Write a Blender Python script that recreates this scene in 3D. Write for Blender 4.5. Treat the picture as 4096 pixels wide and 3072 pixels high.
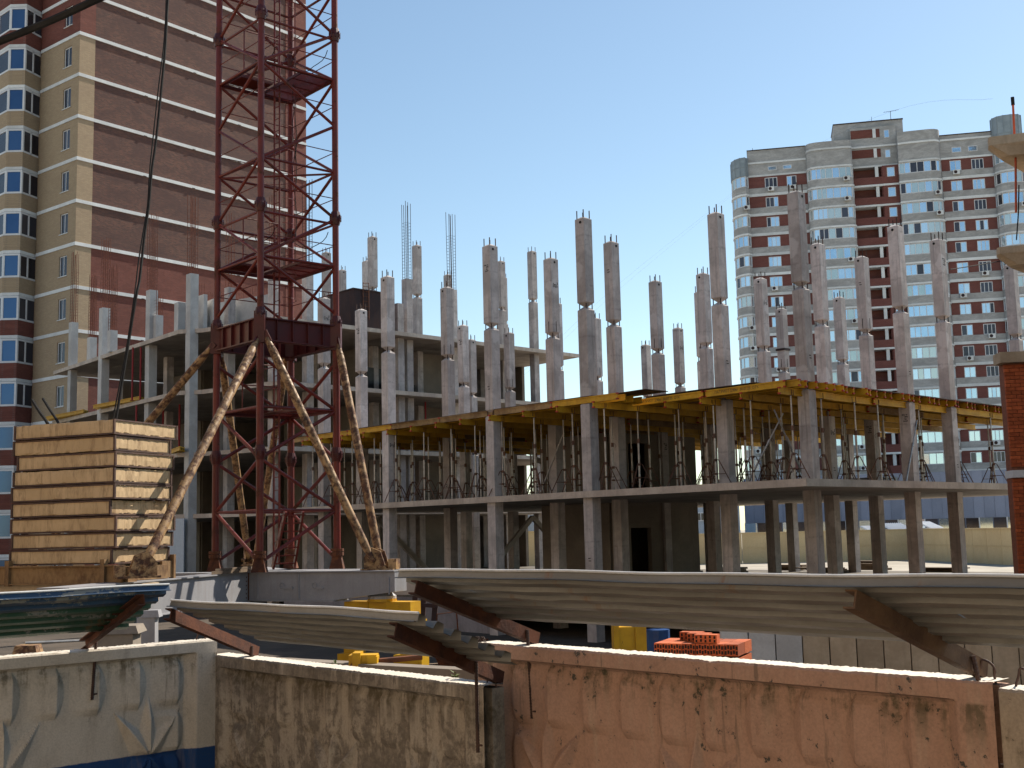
import bpy, bmesh, math, random
from mathutils import Vector, Matrix
random.seed(11)
R = math.radians
scn = bpy.context.scene
for o in list(bpy.data.objects):
    bpy.data.objects.remove(o)

# ---------------------------------------------------------------- camera, sky, sun, exposure
EYE = 3.4                                   # eye height above the street; all z below are relative to the eye
FPX, PITCH, ROLL = 4752.9, 0.1239349, 0.0233542
cp, sp = math.cos(PITCH), math.sin(PITCH)
cr, sr = math.cos(ROLL), math.sin(ROLL)
r0, d0, f0 = Vector((1, 0, 0)), Vector((0, sp, -cp)), Vector((0, cp, sp))
CR = r0 * cr + d0 * sr                      # right
CD = d0 * cr - r0 * sr                      # down
CF = f0                                     # forward
cam_d = bpy.data.cameras.new('camera')
cam = bpy.data.objects.new('camera', cam_d)
scn.collection.objects.link(cam)
cam_d.sensor_width = 36.0
cam_d.lens = 36.0 * FPX / 4096.0
cam_d.clip_start, cam_d.clip_end = 0.1, 3000
cm = Matrix((( CR.x, -CD.x, -CF.x, 0), (CR.y, -CD.y, -CF.y, 0), (CR.z, -CD.z, -CF.z, EYE), (0, 0, 0, 1)))
cam.matrix_world = cm
scn.camera = cam
scn.render.resolution_x, scn.render.resolution_y = 1024, 768

SUN_AZ, SUN_EL = R(46.5), R(43)
wd = bpy.data.worlds.new('World')
scn.world = wd
wd.use_nodes = True
nt = wd.node_tree
sky = nt.nodes.new('ShaderNodeTexSky')
sky.sky_type = 'NISHITA'
sky.sun_disc = False
sky.sun_elevation, sky.sun_rotation = SUN_EL, SUN_AZ
sky.air_density, sky.dust_density, sky.ozone_density, sky.altitude = 1.0, 0.25, 0.5, 100
bg = nt.nodes['Background']
bg.inputs['Strength'].default_value = 0.098
tint = nt.nodes.new('ShaderNodeMix'); tint.data_type = 'RGBA'; tint.blend_type = 'MULTIPLY'; tint.inputs[0].default_value = 1.0
tint.inputs[7].default_value = (1.0, 1.035, 0.97, 1)           # a slightly greener blue, all over the sky
nt.links.new(sky.outputs[0], tint.inputs[6])
nt.links.new(tint.outputs[2], bg.inputs['Color'])
sl = bpy.data.lights.new('sun', 'SUN')
sl.energy, sl.angle, sl.color = 5.0, R(0.53), (1.0, 0.92, 0.79)
sun = bpy.data.objects.new('sun', sl)
scn.collection.objects.link(sun)
sdir = Vector((math.sin(SUN_AZ) * math.cos(SUN_EL), math.cos(SUN_AZ) * math.cos(SUN_EL), math.sin(SUN_EL)))
sun.rotation_euler = sdir.to_track_quat('Z', 'Y').to_euler()
sun.location = (20, 10, 60)
vs = scn.view_settings
vs.view_transform, vs.look, vs.exposure, vs.gamma = 'Standard', 'None', 0.66, 1.0
vs.use_curve_mapping = False
try:
    scn.cycles.max_bounces = 6
    scn.cycles.diffuse_bounces = 1
except Exception:
    pass

# ---------------------------------------------------------------- from photo pixels (4096 x 3072) to places
def ray(px, py):
    return CR * ((px - 2048) / FPX) + CD * ((py - 1536) / FPX) + CF
def atY(px, py, y):
    d = ray(px, py); return d * (y / d.y)
def atZ(px, py, z):
    d = ray(px, py); return d * (z / d.z)
def zat(px, py, y):
    return atY(px, py, y).z

# ---------------------------------------------------------------- mesh builder and scene helpers
class MB:
    def __init__(s): s.v, s.f, s.m, s.mi = [], [], [], 0
    def add(s, vs, fs):
        n = len(s.v); s.v += [tuple(v) for v in vs]
        s.f += [tuple(i + n for i in f) for f in fs]; s.m += [s.mi] * len(fs)
        return s
    def obox(s, c, ax, ay, az):
        c, ax, ay, az = Vector(c), Vector(ax), Vector(ay), Vector(az)
        vs = [c + ax * i + ay * j + az * k for k in (-1, 1) for j in (-1, 1) for i in (-1, 1)]
        return s.add(vs, [(0, 2, 3, 1), (4, 5, 7, 6), (0, 1, 5, 4), (2, 6, 7, 3), (0, 4, 6, 2), (1, 3, 7, 5)])
    def box(s, x0, x1, y0, y1, z0, z1):
        return s.obox(((x0 + x1) / 2, (y0 + y1) / 2, (z0 + z1) / 2), ((x1 - x0) / 2, 0, 0), (0, (y1 - y0) / 2, 0), (0, 0, (z1 - z0) / 2))
    def bar(s, p, q, w, h, up=(0, 0, 1)):
        p, q = Vector(p), Vector(q); d = (q - p); L = d.length; d = d / L
        side = d.cross(Vector(up))
        if side.length < 1e-4: side = d.cross(Vector((1, 0, 0)))
        side.normalize(); u = side.cross(d)
        return s.obox((p + q) / 2, d * (L / 2), side * (w / 2), u * (h / 2))
    def tube(s, pts, r, n=8, cap=True):
        pts = [Vector(p) for p in pts]
        rs = r if isinstance(r, (list, tuple)) else [r] * len(pts)
        base = len(s.v); ref = None
        for i, p in enumerate(pts):
            t = (pts[min(i + 1, len(pts) - 1)] - pts[max(i - 1, 0)]).normalized()
            if ref is None:
                ref = t.cross(Vector((0, 0, 1)))
                if ref.length < 1e-3: ref = t.cross(Vector((1, 0, 0)))
            ref = (ref - t * ref.dot(t)).normalized(); b = t.cross(ref)
            for k in range(n):
                a = 2 * math.pi * k / n
                s.v.append(tuple(p + (ref * math.cos(a) + b * math.sin(a)) * rs[i]))
        for i in range(len(pts) - 1):
            for k in range(n):
                s.f.append((base + i * n + k, base + i * n + (k + 1) % n, base + (i + 1) * n + (k + 1) % n, base + (i + 1) * n + k)); s.m.append(s.mi)
        if cap:
            s.f.append(tuple(base + k for k in reversed(range(n)))); s.m.append(s.mi)
            e = base + (len(pts) - 1) * n
            s.f.append(tuple(e + k for k in range(n))); s.m.append(s.mi)
        return s
    def prism(s, poly, z0, z1):
        n = len(poly)
        vs = [(p[0], p[1], z0) for p in poly] + [(p[0], p[1], z1) for p in poly]
        fs = [tuple(reversed(range(n))), tuple(range(n, 2 * n))] + [(i, (i + 1) % n, n + (i + 1) % n, n + i) for i in range(n)]
        return s.add(vs, fs)
    def extr(s, prof, p, q, up=(0, 0, 1)):
        # closed 2d profile (side, up) swept straight from p to q
        p, q = Vector(p), Vector(q); d = (q - p).normalized()
        side = d.cross(Vector(up)); side.normalize(); u = side.cross(d)
        n = len(prof)
        vs = [p + side * a + u * b for a, b in prof] + [q + side * a + u * b for a, b in prof]
        fs = [tuple(range(n)), tuple(reversed(range(n, 2 * n)))] + [(i, n + i, n + (i + 1) % n, (i + 1) % n) for i in range(n)]
        return s.add(vs, fs)
    def frust(s, c, ux, uy, h0, z0, h1, z1):
        c = Vector((c[0], c[1], 0)); ux, uy = Vector(ux), Vector(uy)
        vs = [c + ux * (i * h) + uy * (j * h) + Vector((0, 0, z)) for h, z in ((h0, z0), (h1, z1)) for j in (-1, 1) for i in (-1, 1)]
        return s.add(vs, [(0, 2, 3, 1), (4, 5, 7, 6), (0, 1, 5, 4), (2, 6, 7, 3), (0, 4, 6, 2), (1, 3, 7, 5)])
    def mesh(s, name, mats, smooth=False, off=None):
        me = bpy.data.meshes.new(name)
        v = s.v if off is None else [(a - off[0], b - off[1], c - off[2]) for a, b, c in s.v]
        me.from_pydata(v, [], s.f)
        if not isinstance(mats, (list, tuple)): mats = [mats]
        for m in mats: me.materials.append(m)
        if len(mats) > 1: me.polygons.foreach_set('material_index', s.m)
        bm = bmesh.new(); bm.from_mesh(me); bmesh.ops.recalc_face_normals(bm, faces=bm.faces); bm.to_mesh(me); bm.free()
        if smooth:
            me.polygons.foreach_set('use_smooth', [True] * len(me.polygons))
            me.set_sharp_from_angle(angle=R(40))
        me.update()
        return me

COL = scn.collection
def link(o, parent=None):
    COL.objects.link(o)
    if parent is not None: o.parent = parent
    return o
def tag(o, label=None, cat=None, group=None, kind=None):
    if label: o['label'] = label
    if cat: o['category'] = cat
    if group: o['group'] = group
    if kind: o['kind'] = kind
    return o
def empty(name, loc, label, cat, group=None, rz=0.0):
    o = bpy.data.objects.new(name, None); o.empty_display_size = 0.2
    o.location = loc; o.rotation_euler = (0, 0, rz)
    o['origin'] = tuple(loc)
    return tag(link(o), label, cat, group)
def origin_of(o):
    while o.parent is not None: o = o.parent
    return o['origin'] if 'origin' in o else None
def part(name, mb, m, parent, smooth=False, local=False):
    """one mesh child; world coordinates unless local"""
    off = None if local else origin_of(parent)
    o = bpy.data.objects.new(name, mb.mesh(name, m, smooth, off))
    return link(o, parent)
def inst(name, me, parent, loc=(0, 0, 0), rz=0.0, scale=None, local=True):
    o = bpy.data.objects.new(name, me); link(o, parent)
    l = Vector(loc)
    if not local and parent is not None: l = l - Vector(origin_of(parent))
    o.location = l; o.rotation_euler = (0, 0, rz)
    if scale: o.scale = scale
    return o
def single(name, mb, m, label, cat, group=None, kind=None, smooth=False, base=None):
    """a thing that is one mesh, its origin at its base"""
    if base is None:
        xs = [v[0] for v in mb.v]; ys = [v[1] for v in mb.v]; zs = [v[2] for v in mb.v]
        base = ((min(xs) + max(xs)) / 2, (min(ys) + max(ys)) / 2, min(zs))
    o = bpy.data.objects.new(name, mb.mesh(name, m, smooth, base)); link(o); o.location = base
    o['origin'] = tuple(base)
    return tag(o, label, cat, group, kind)
def copy_tree(o, parent=None):
    c = o.copy(); link(c, parent)
    for ch in list(o.children): copy_tree(ch, c)
    return c

# ---------------------------------------------------------------- materials (all procedural)
def mixc(nt, fac, a, b):
    n = nt.nodes.new('ShaderNodeMix'); n.data_type = 'RGBA'
    for k, x in ((0, fac), (6, a), (7, b)):
        if isinstance(x, bpy.types.NodeSocket): nt.links.new(x, n.inputs[k])
        elif k == 0: n.inputs[0].default_value = x
        else: n.inputs[k].default_value = (*x, 1) if len(x) == 3 else x
    return n.outputs[2]
def noise(nt, vec, scale, detail=6, rough=0.6, dist=0.0):
    n = nt.nodes.new('ShaderNodeTexNoise'); nt.links.new(vec, n.inputs['Vector'])
    n.inputs['Scale'].default_value = scale; n.inputs['Detail'].default_value = detail
    n.inputs['Roughness'].default_value = rough; n.inputs['Distortion'].default_value = dist
    return n.outputs[0]
def ramp(nt, x, lo, hi):
    n = nt.nodes.new('ShaderNodeMapRange'); n.interpolation_type = 'SMOOTHSTEP'
    nt.links.new(x, n.inputs[0]); n.inputs[1].default_value = lo; n.inputs[2].default_value = hi
    return n.outputs[0]
def math_(nt, op, a, b=None):
    n = nt.nodes.new('ShaderNodeMath'); n.operation = op
    for i, x in enumerate((a, b)):
        if x is None: continue
        if isinstance(x, bpy.types.NodeSocket): nt.links.new(x, n.inputs[i])
        else: n.inputs[i].default_value = x
    return n.outputs[0]
def vscale(nt, vec, s):
    n = nt.nodes.new('ShaderNodeMapping'); nt.links.new(vec, n.inputs[0]); n.inputs['Scale'].default_value = s
    return n.outputs[0]
def newmat(name, rough=0.8, metal=0.0, spec=0.3):
    m = bpy.data.materials.new(name); m.use_nodes = True
    t = m.node_tree; b = t.nodes['Principled BSDF']
    b.inputs['Roughness'].default_value = rough; b.inputs['Metallic'].default_value = metal
    b.inputs['Specular IOR Level'].default_value = spec
    tc = t.nodes.new('ShaderNodeTexCoord'); oi = t.nodes.new('ShaderNodeObjectInfo')
    off = t.nodes.new('ShaderNodeVectorMath'); off.operation = 'MULTIPLY_ADD'
    cmb = t.nodes.new('ShaderNodeCombineXYZ')
    for i in range(3): t.links.new(oi.outputs['Random'], cmb.inputs[i])
    t.links.new(cmb.outputs[0], off.inputs[0]); off.inputs[1].default_value = (37, 21, 13); t.links.new(tc.outputs['Object'], off.inputs[2])
    return m, t, b, tc.outputs['Object'], off.outputs[0], oi.outputs['Random']
def bump(t, b, h, strength=0.3, dist=0.01):
    n = t.nodes.new('ShaderNodeBump'); n.inputs['Strength'].default_value = strength; n.inputs['Distance'].default_value = dist
    t.links.new(h, n.inputs['Height']); t.links.new(n.outputs[0], b.inputs['Normal'])
def surf(name, c1, c2, scale=1.5, rough=0.85, metal=0.0, grain=25, streak=0.0, cs=None, vary=0.12, bstr=0.25, lo=0.35, hi=0.65, spec=0.3, bd=0.01):
    """two-tone mottled surface with fine grain, optional vertical streaks of colour cs, slight tone change per object"""
    m, t, b, obj, vec, rnd = newmat(name, rough, metal, spec)
    c = mixc(t, ramp(t, noise(t, vec, scale, 8, 0.62, 0.4), lo, hi), c1, c2)
    if streak:
        st = ramp(t, noise(t, vscale(t, vec, (5, 5, 0.35)), 1.6, 5, 0.6), 0.48, 0.72)
        c = mixc(t, math_(t, 'MULTIPLY', st, streak), c, cs or c2)
    g = noise(t, vec, grain, 4, 0.7)
    c = mixc(t, math_(t, 'MULTIPLY', ramp(t, g, 0.3, 0.75), 0.25), c, tuple(x * 0.6 for x in c2))
    hv = t.nodes.new('ShaderNodeHueSaturation'); t.links.new(c, hv.inputs['Color'])
    v = t.nodes.new('ShaderNodeMapRange'); t.links.new(rnd, v.inputs[0]); v.inputs[3].default_value = 1 - vary; v.inputs[4].default_value = 1 + vary
    t.links.new(v.outputs[0], hv.inputs['Value'])
    t.links.new(hv.outputs[0], b.inputs['Base Color'])
    if bstr: bump(t, b, g, bstr, bd)
    return m
def worn(name, paint, paint2, under, under2, amt=0.55, soft=0.06, scale=3.0, rough=0.6, metal=0.0, fine=9.0, bstr=0.3, streak=(1, 1, 1)):
    """paint that has come off in patches over another surface"""
    m, t, b, obj, vec, rnd = newmat(name, rough, metal, 0.35)
    v2 = vscale(t, vec, streak)
    n1 = noise(t, v2, scale, 9, 0.68, 0.6); n2 = noise(t, v2, fine, 6, 0.7)
    mask = ramp(t, math_(t, 'ADD', math_(t, 'MULTIPLY', n1, 0.7), math_(t, 'MULTIPLY', n2, 0.3)), amt - soft, amt + soft)
    p = mixc(t, ramp(t, noise(t, vec, scale * 0.6, 4), 0.35, 0.65), paint, paint2)
    u = mixc(t, ramp(t, noise(t, vec, scale * 2.3, 7), 0.35, 0.65), under, under2)
    t.links.new(mixc(t, mask, p, u), b.inputs['Base Color'])
    rr = t.nodes.new('ShaderNodeMapRange'); t.links.new(mask, rr.inputs[0]); rr.inputs[3].default_value = rough; rr.inputs[4].default_value = 0.9
    t.links.new(rr.outputs[0], b.inputs['Roughness'])
    bump(t, b, math_(t, 'SUBTRACT', n2, math_(t, 'MULTIPLY', mask, 0.6)), bstr, 0.006)
    return m
def brick(name, c1, c2, mortar, bw=0.25, bh=0.075, ms=0.01, vary=0.5, patch=None, rough=0.85):
    m, t, b, obj, vec, rnd = newmat(name, rough)
    sx = t.nodes.new('ShaderNodeSeparateXYZ'); t.links.new(obj, sx.inputs[0])
    cb = t.nodes.new('ShaderNodeCombineXYZ')
    t.links.new(math_(t, 'ADD', sx.outputs[0], sx.outputs[1]), cb.inputs[0]); t.links.new(sx.outputs[2], cb.inputs[1])
    bt = t.nodes.new('ShaderNodeTexBrick'); t.links.new(cb.outputs[0], bt.inputs['Vector'])
    bt.inputs['Scale'].default_value = 1.0; bt.inputs['Brick Width'].default_value = bw; bt.inputs['Row Height'].default_value = bh
    bt.inputs['Mortar Size'].default_value = ms; bt.inputs['Bias'].default_value = -0.1
    bt.inputs['Color1'].default_value = (*c1, 1); bt.inputs['Color2'].default_value = (*c2, 1); bt.inputs['Mortar'].default_value = (*mortar, 1)
    c = bt.outputs['Color']
    pt = ramp(t, noise(t, vscale(t, obj, (0.6, 0.6, 1.4)), 0.55, 8, 0.72, 0.8), 0.38, 0.62)
    c = mixc(t, math_(t, 'MULTIPLY', pt, vary), c, patch or tuple(x * 0.55 for x in c2))
    c = mixc(t, math_(t, 'MULTIPLY', ramp(t, noise(t, vscale(t, obj, (1, 1, 3)), 6, 4), 0.4, 0.7), 0.3), c, tuple(x * 0.6 for x in c1))
    t.links.new(c, b.inputs['Base Color'])
    bump(t, b, bt.outputs['Fac'], 0.35, -0.01)
    return m
def glass(name, c1, c2, rough=0.06, metal=0.75):
    m, t, b, obj, vec, rnd = newmat(name, rough, metal, 0.5)
    w = t.nodes.new('ShaderNodeTexWhiteNoise'); w.noise_dimensions = '1D'; t.links.new(rnd, w.inputs['W'])
    c = mixc(t, w.outputs[0], c1, c2)
    c = mixc(t, math_(t, 'MULTIPLY', ramp(t, noise(t, vec, 0.8, 3), 0.4, 0.7), 0.4), c, c2)
    t.links.new(c, b.inputs['Base Color'])
    return m
MT = {}
MT['precast'] = surf('precast_concrete', (0.64, 0.575, 0.545), (0.44, 0.395, 0.375), 1.3, grain=35, streak=0.55, cs=(0.27, 0.25, 0.24), vary=0.22)
def column_concrete(name):
    """precast face: pour lines, trowelled repair patches, runs of dirty water, pits"""
    m, t, b, obj, vec, rnd = newmat(name, 0.88)
    big = noise(t, vec, 0.9, 6, 0.6, 0.6); med = noise(t, vec, 4.5, 8, 0.7, 0.4); fine = noise(t, vec, 40, 4, 0.7)
    c = mixc(t, ramp(t, big, 0.36, 0.64), (0.66, 0.585, 0.55), (0.45, 0.395, 0.37))
    c = mixc(t, math_(t, 'MULTIPLY', ramp(t, med, 0.42, 0.72), 0.5), c, (0.34, 0.30, 0.285))
    run = ramp(t, noise(t, vscale(t, vec, (6, 6, 0.28)), 1.7, 6, 0.65), 0.50, 0.68)
    c = mixc(t, math_(t, 'MULTIPLY', run, 0.6), c, (0.28, 0.25, 0.24))
    vo = t.nodes.new('ShaderNodeTexVoronoi'); vo.inputs['Scale'].default_value = 0.8; t.links.new(vscale(t, vec, (1, 1, 0.8)), vo.inputs['Vector'])
    patch = math_(t, 'MULTIPLY', math_(t, 'SUBTRACT', 1.0, ramp(t, math_(t, 'ADD', vo.outputs['Distance'], math_(t, 'MULTIPLY', med, 0.25)), 0.30, 0.36)), 0.55)
    c = mixc(t, patch, c, (0.72, 0.665, 0.64))
    sz = t.nodes.new('ShaderNodeSeparateXYZ'); t.links.new(vec, sz.inputs[0])
    fr = math_(t, 'FRACT', math_(t, 'ADD', math_(t, 'MULTIPLY', sz.outputs[2], 0.62), math_(t, 'MULTIPLY', big, 0.10)))
    seam = math_(t, 'MULTIPLY', math_(t, 'SUBTRACT', 1.0, ramp(t, math_(t, 'ABSOLUTE', math_(t, 'SUBTRACT', fr, 0.5)), 0.004, 0.03)), ramp(t, med, 0.38, 0.6))
    c = mixc(t, math_(t, 'MULTIPLY', seam, 0.35), c, (0.24, 0.205, 0.195))
    pit = ramp(t, noise(t, vec, 26, 2, 0.5), 0.70, 0.74)
    c = mixc(t, math_(t, 'MULTIPLY', pit, 0.8), c, (0.12, 0.105, 0.10))
    hv = t.nodes.new('ShaderNodeHueSaturation'); t.links.new(c, hv.inputs['Color'])
    v = t.nodes.new('ShaderNodeMapRange'); t.links.new(rnd, v.inputs[0]); v.inputs[3].default_value = 0.78; v.inputs[4].default_value = 1.18
    t.links.new(v.outputs[0], hv.inputs['Value']); t.links.new(hv.outputs[0], b.inputs['Base Color'])
    bump(t, b, math_(t, 'SUBTRACT', fine, math_(t, 'MULTIPLY', pit, 1.5)), 0.4, 0.01)
    return m
MT['precast'] = column_concrete('precast_column_concrete')
MT['slab'] = surf('slab_concrete', (0.46, 0.41, 0.365), (0.33, 0.285, 0.25), 0.9, grain=20, streak=0.2, vary=0.1)  # lowered tone puts shade into the slab undersides
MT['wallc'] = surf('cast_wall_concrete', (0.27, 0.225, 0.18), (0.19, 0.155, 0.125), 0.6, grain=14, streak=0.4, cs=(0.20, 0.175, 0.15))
MT['whitec'] = surf('pale_concrete', (0.66, 0.65, 0.63), (0.52, 0.50, 0.48), 1.0, grain=20, streak=0.3)
MT['rebar'] = surf('rebar_steel', (0.10, 0.055, 0.04), (0.05, 0.03, 0.025), 9, rough=0.75, vary=0.2)
MT['redbar'] = surf('fresh_rebar_rust', (0.30, 0.10, 0.055), (0.16, 0.06, 0.04), 9, rough=0.8)
MT['slabedge'] = surf('slab_edge_concrete', (0.66, 0.565, 0.475), (0.48, 0.40, 0.335), 1.2, grain=18, streak=0.3, cs=(0.33, 0.27, 0.22), vary=0.08)
MT['darkened'] = surf('shade_darkened_concrete', (0.16, 0.135, 0.11), (0.10, 0.085, 0.07), 0.8, grain=10, vary=0.05)  # shade put into the floor colour: less bounce, so the storeys stay dark
MT['plinth'] = surf('dark_plinth_concrete', (0.30, 0.27, 0.28), (0.21, 0.185, 0.19), 0.8, grain=16, streak=0.4, cs=(0.15, 0.13, 0.13))  # grey-lilac, darker than the slabs, with still darker vertical runs
MT['soil'] = surf('soil_with_shade_tone', (0.10, 0.077, 0.058), (0.06, 0.047, 0.036), 0.5, grain=5, bstr=0.5, bd=0.05, vary=0)  # brown soil; its dark tone also stands in for shade on the yard
MT['plaster'] = surf('beige_plaster', (0.64, 0.485, 0.34), (0.56, 0.42, 0.29), 0.3, grain=8, bstr=0.05)
MT['paving'] = surf('dusty_paving', (0.30, 0.245, 0.185), (0.235, 0.19, 0.145), 0.6, grain=12, bstr=0.2, vary=0)
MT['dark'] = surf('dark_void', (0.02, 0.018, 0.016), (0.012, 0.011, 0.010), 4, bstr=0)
MT['stencil'] = surf('black_stencil_paint', (0.03, 0.03, 0.03), (0.06, 0.06, 0.06), 30, bstr=0)
MT['yellow'] = surf('yellow_timber_beam', (0.72, 0.40, 0.025), (0.56, 0.29, 0.02), 2.5, grain=40, rough=0.6, vary=0.22, streak=0.25, cs=(0.30, 0.16, 0.04))
MT['oldbeam'] = surf('weathered_timber_beam', (0.42, 0.27, 0.12), (0.25, 0.15, 0.07), 3, grain=40, rough=0.8, vary=0.2)
MT['redcap'] = surf('red_plastic_cap', (0.55, 0.05, 0.02), (0.42, 0.04, 0.02), 9, rough=0.5, bstr=0)
MT['ply'] = surf('dark_plywood', (0.13, 0.075, 0.045), (0.07, 0.04, 0.025), 2, rough=0.55, grain=30)
MT['zinc'] = surf('galvanised_tube', (0.50, 0.48, 0.45), (0.36, 0.34, 0.32), 6, rough=0.42, metal=0.6, vary=0.15, bstr=0.1)
MT['tripod'] = surf('rusty_tripod_steel', (0.20, 0.10, 0.065), (0.11, 0.06, 0.045), 6, rough=0.8, vary=0.25)
MT['cranered'] = worn('crane_red_paint', (0.16, 0.022, 0.016), (0.11, 0.017, 0.013), (0.12, 0.04, 0.02), (0.06, 0.025, 0.015), 0.57, 0.05, 2.0, rough=0.42, fine=14, bstr=0.15)
MT['cranedark'] = worn('crane_dark_paint', (0.085, 0.014, 0.013), (0.06, 0.013, 0.013), (0.11, 0.035, 0.016), (0.08, 0.03, 0.02), 0.62, 0.05, 2.0, rough=0.4, fine=14, bstr=0.15)
MT['pipe'] = worn('ochre_paint_over_rust', (0.43, 0.265, 0.125), (0.31, 0.18, 0.08), (0.13, 0.058, 0.032), (0.06, 0.034, 0.027), 0.497, 0.07, 5.0, rough=0.42, fine=12)
MT['greysteel'] = surf('grey_painted_steel', (0.37, 0.365, 0.385), (0.30, 0.295, 0.31), 1.2, rough=0.5, grain=30, streak=0.25, cs=(0.20, 0.15, 0.12), bstr=0.08)
MT['machyellow'] = worn('machine_yellow_paint', (0.66, 0.37, 0.012), (0.52, 0.27, 0.01), (0.18, 0.09, 0.03), (0.10, 0.05, 0.02), 0.62, 0.04, 2.5, rough=0.4, fine=10, bstr=0.1)
MT['rust'] = surf('brown_rust', (0.17, 0.062, 0.028), (0.075, 0.030, 0.020), 5, rough=0.85, grain=40, vary=0.15)
MT['rustdark'] = surf('dark_rusty_plate', (0.055, 0.030, 0.028), (0.035, 0.022, 0.024), 1.2, rough=0.75, grain=30, streak=0.25, cs=(0.13, 0.045, 0.02))
MT['rustsheet'] = worn('rusty_tray', (0.36, 0.22, 0.10), (0.28, 0.165, 0.075), (0.15, 0.07, 0.032), (0.09, 0.045, 0.025), 0.54, 0.14, 1.1, rough=0.7, streak=(1.6, 1.6, 0.9))
MT['ballast'] = worn('ballast_concrete', (0.66, 0.47, 0.27), (0.56, 0.39, 0.215), (0.30, 0.19, 0.10), (0.42, 0.28, 0.155), 0.56, 0.11, 1.7, rough=0.85, fine=12, streak=(4, 4, 0.8))
MT['ballastframe'] = surf('ballast_steel_edge', (0.13, 0.075, 0.055), (0.075, 0.045, 0.04), 4, rough=0.75)
MT['zincsheet'] = worn('galvanised_sheet', (0.44, 0.425, 0.375), (0.33, 0.315, 0.27), (0.30, 0.21, 0.13), (0.20, 0.11, 0.06), 0.66, 0.09, 0.9, rough=0.45, metal=0.35, fine=5, bstr=0.06, streak=(1, 1, 1))
MT['blueredbrick'] = brick('red_facade_brick', (0.225, 0.065, 0.052), (0.175, 0.052, 0.044), (0.21, 0.13, 0.115), vary=0.3)
MT['greybrick'] = brick('grey_facade_brick', (0.54, 0.52, 0.51), (0.40, 0.385, 0.38), (0.47, 0.455, 0.445), vary=0.65, patch=(0.27, 0.26, 0.255))
MT['brownbrick'] = brick('brown_mixed_brick', (0.19, 0.082, 0.058), (0.085, 0.044, 0.038), (0.15, 0.11, 0.095), vary=0.7, patch=(0.09, 0.05, 0.047))
MT['redbrick'] = brick('red_infill_brick', (0.235, 0.07, 0.05), (0.165, 0.05, 0.038), (0.18, 0.10, 0.085), vary=0.4)
MT['yellowbrick'] = brick('yellow_facing_brick', (0.47, 0.345, 0.22), (0.385, 0.275, 0.175), (0.33, 0.255, 0.185), vary=0.3, patch=(0.33, 0.23, 0.155))
MT['whiteband'] = surf('white_slab_edge', (0.82, 0.82, 0.82), (0.70, 0.70, 0.70), 0.7, grain=12, streak=0.15, bstr=0.05)
MT['pvc'] = surf('white_window_frame', (0.78, 0.77, 0.78), (0.70, 0.69, 0.71), 2, rough=0.4, bstr=0, vary=0.05)
MT['glassblue'] = glass('sky_window_glass', (0.42, 0.60, 0.76), (0.68, 0.78, 0.84))
MT['glassdark'] = glass('dark_window_glass', (0.035, 0.03, 0.035), (0.08, 0.08, 0.10), 0.08, 0.3)
MT['zincroof'] = surf('standing_seam_zinc', (0.33, 0.36, 0.38), (0.25, 0.28, 0.30), 1, rough=0.5, metal=0.4)
MT['cream'] = surf('cream_site_panel', (0.74, 0.56, 0.31), (0.68, 0.50, 0.27), 0.4, grain=8, streak=0.15, cs=(0.50, 0.40, 0.26), bstr=0.05, vary=0.06)
MT['bluepanel'] = surf('blue_grey_cladding', (0.27, 0.30, 0.40), (0.23, 0.26, 0.35), 0.3, rough=0.5, grain=10, bstr=0.03)
MT['palepanel'] = surf('pale_blue_cladding', (0.48, 0.54, 0.62), (0.42, 0.48, 0.56), 0.3, rough=0.5, grain=10, bstr=0.03)
MT['pinkwall'] = surf('pink_render', (0.50, 0.30, 0.30), (0.44, 0.26, 0.26), 0.3, grain=8, bstr=0.03)
MT['whiteroof'] = surf('white_roof_sheet', (0.85, 0.85, 0.86), (0.78, 0.78, 0.79), 0.6, rough=0.5, bstr=0.03)
MT['orangebrick'] = surf('orange_brick', (0.55, 0.135, 0.045), (0.42, 0.095, 0.035), 7, grain=60, vary=0.25, bstr=0.3)
MT['mortar'] = surf('mortar', (0.30, 0.12, 0.07), (0.22, 0.09, 0.06), 12, grain=60)
MT['beigeconcrete'] = surf('beige_concrete', (0.58, 0.45, 0.31), (0.44, 0.33, 0.22), 1.6, grain=16, streak=0.3, cs=(0.33, 0.25, 0.17))
MT['sand'] = surf('dusty_site_ground', (0.44, 0.39, 0.32), (0.34, 0.30, 0.245), 0.25, grain=3, bstr=0.4, bd=0.05, vary=0)
MT['asphalt'] = surf('asphalt', (0.055, 0.053, 0.05), (0.045, 0.043, 0.042), 0.8, grain=60, vary=0)
MT['blackcable'] = surf('black_rubber_cable', (0.022, 0.021, 0.021), (0.035, 0.033, 0.032), 4, rough=0.8, bstr=0.05, spec=0.08)
MT['timber'] = surf('grey_site_timber', (0.24, 0.17, 0.11), (0.15, 0.105, 0.075), 3, grain=30, vary=0.25)
MT['bluetarp'] = surf('blue_plastic', (0.03, 0.10, 0.30), (0.02, 0.07, 0.22), 3, rough=0.4)
MT['tarp'] = surf('black_tarpaulin', (0.018, 0.018, 0.02), (0.03, 0.03, 0.033), 3, rough=0.45)
MT['leaf'] = surf('weed_leaf', (0.09, 0.12, 0.03), (0.13, 0.14, 0.04), 9, rough=0.6, vary=0.2)
MT['redprop'] = surf('red_prop_paint', (0.33, 0.02, 0.025), (0.24, 0.02, 0.02), 4, rough=0.5)
MT['netorange'] = surf('orange_red_net', (0.60, 0.10, 0.03), (0.48, 0.08, 0.03), 6, rough=0.6)

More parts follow.
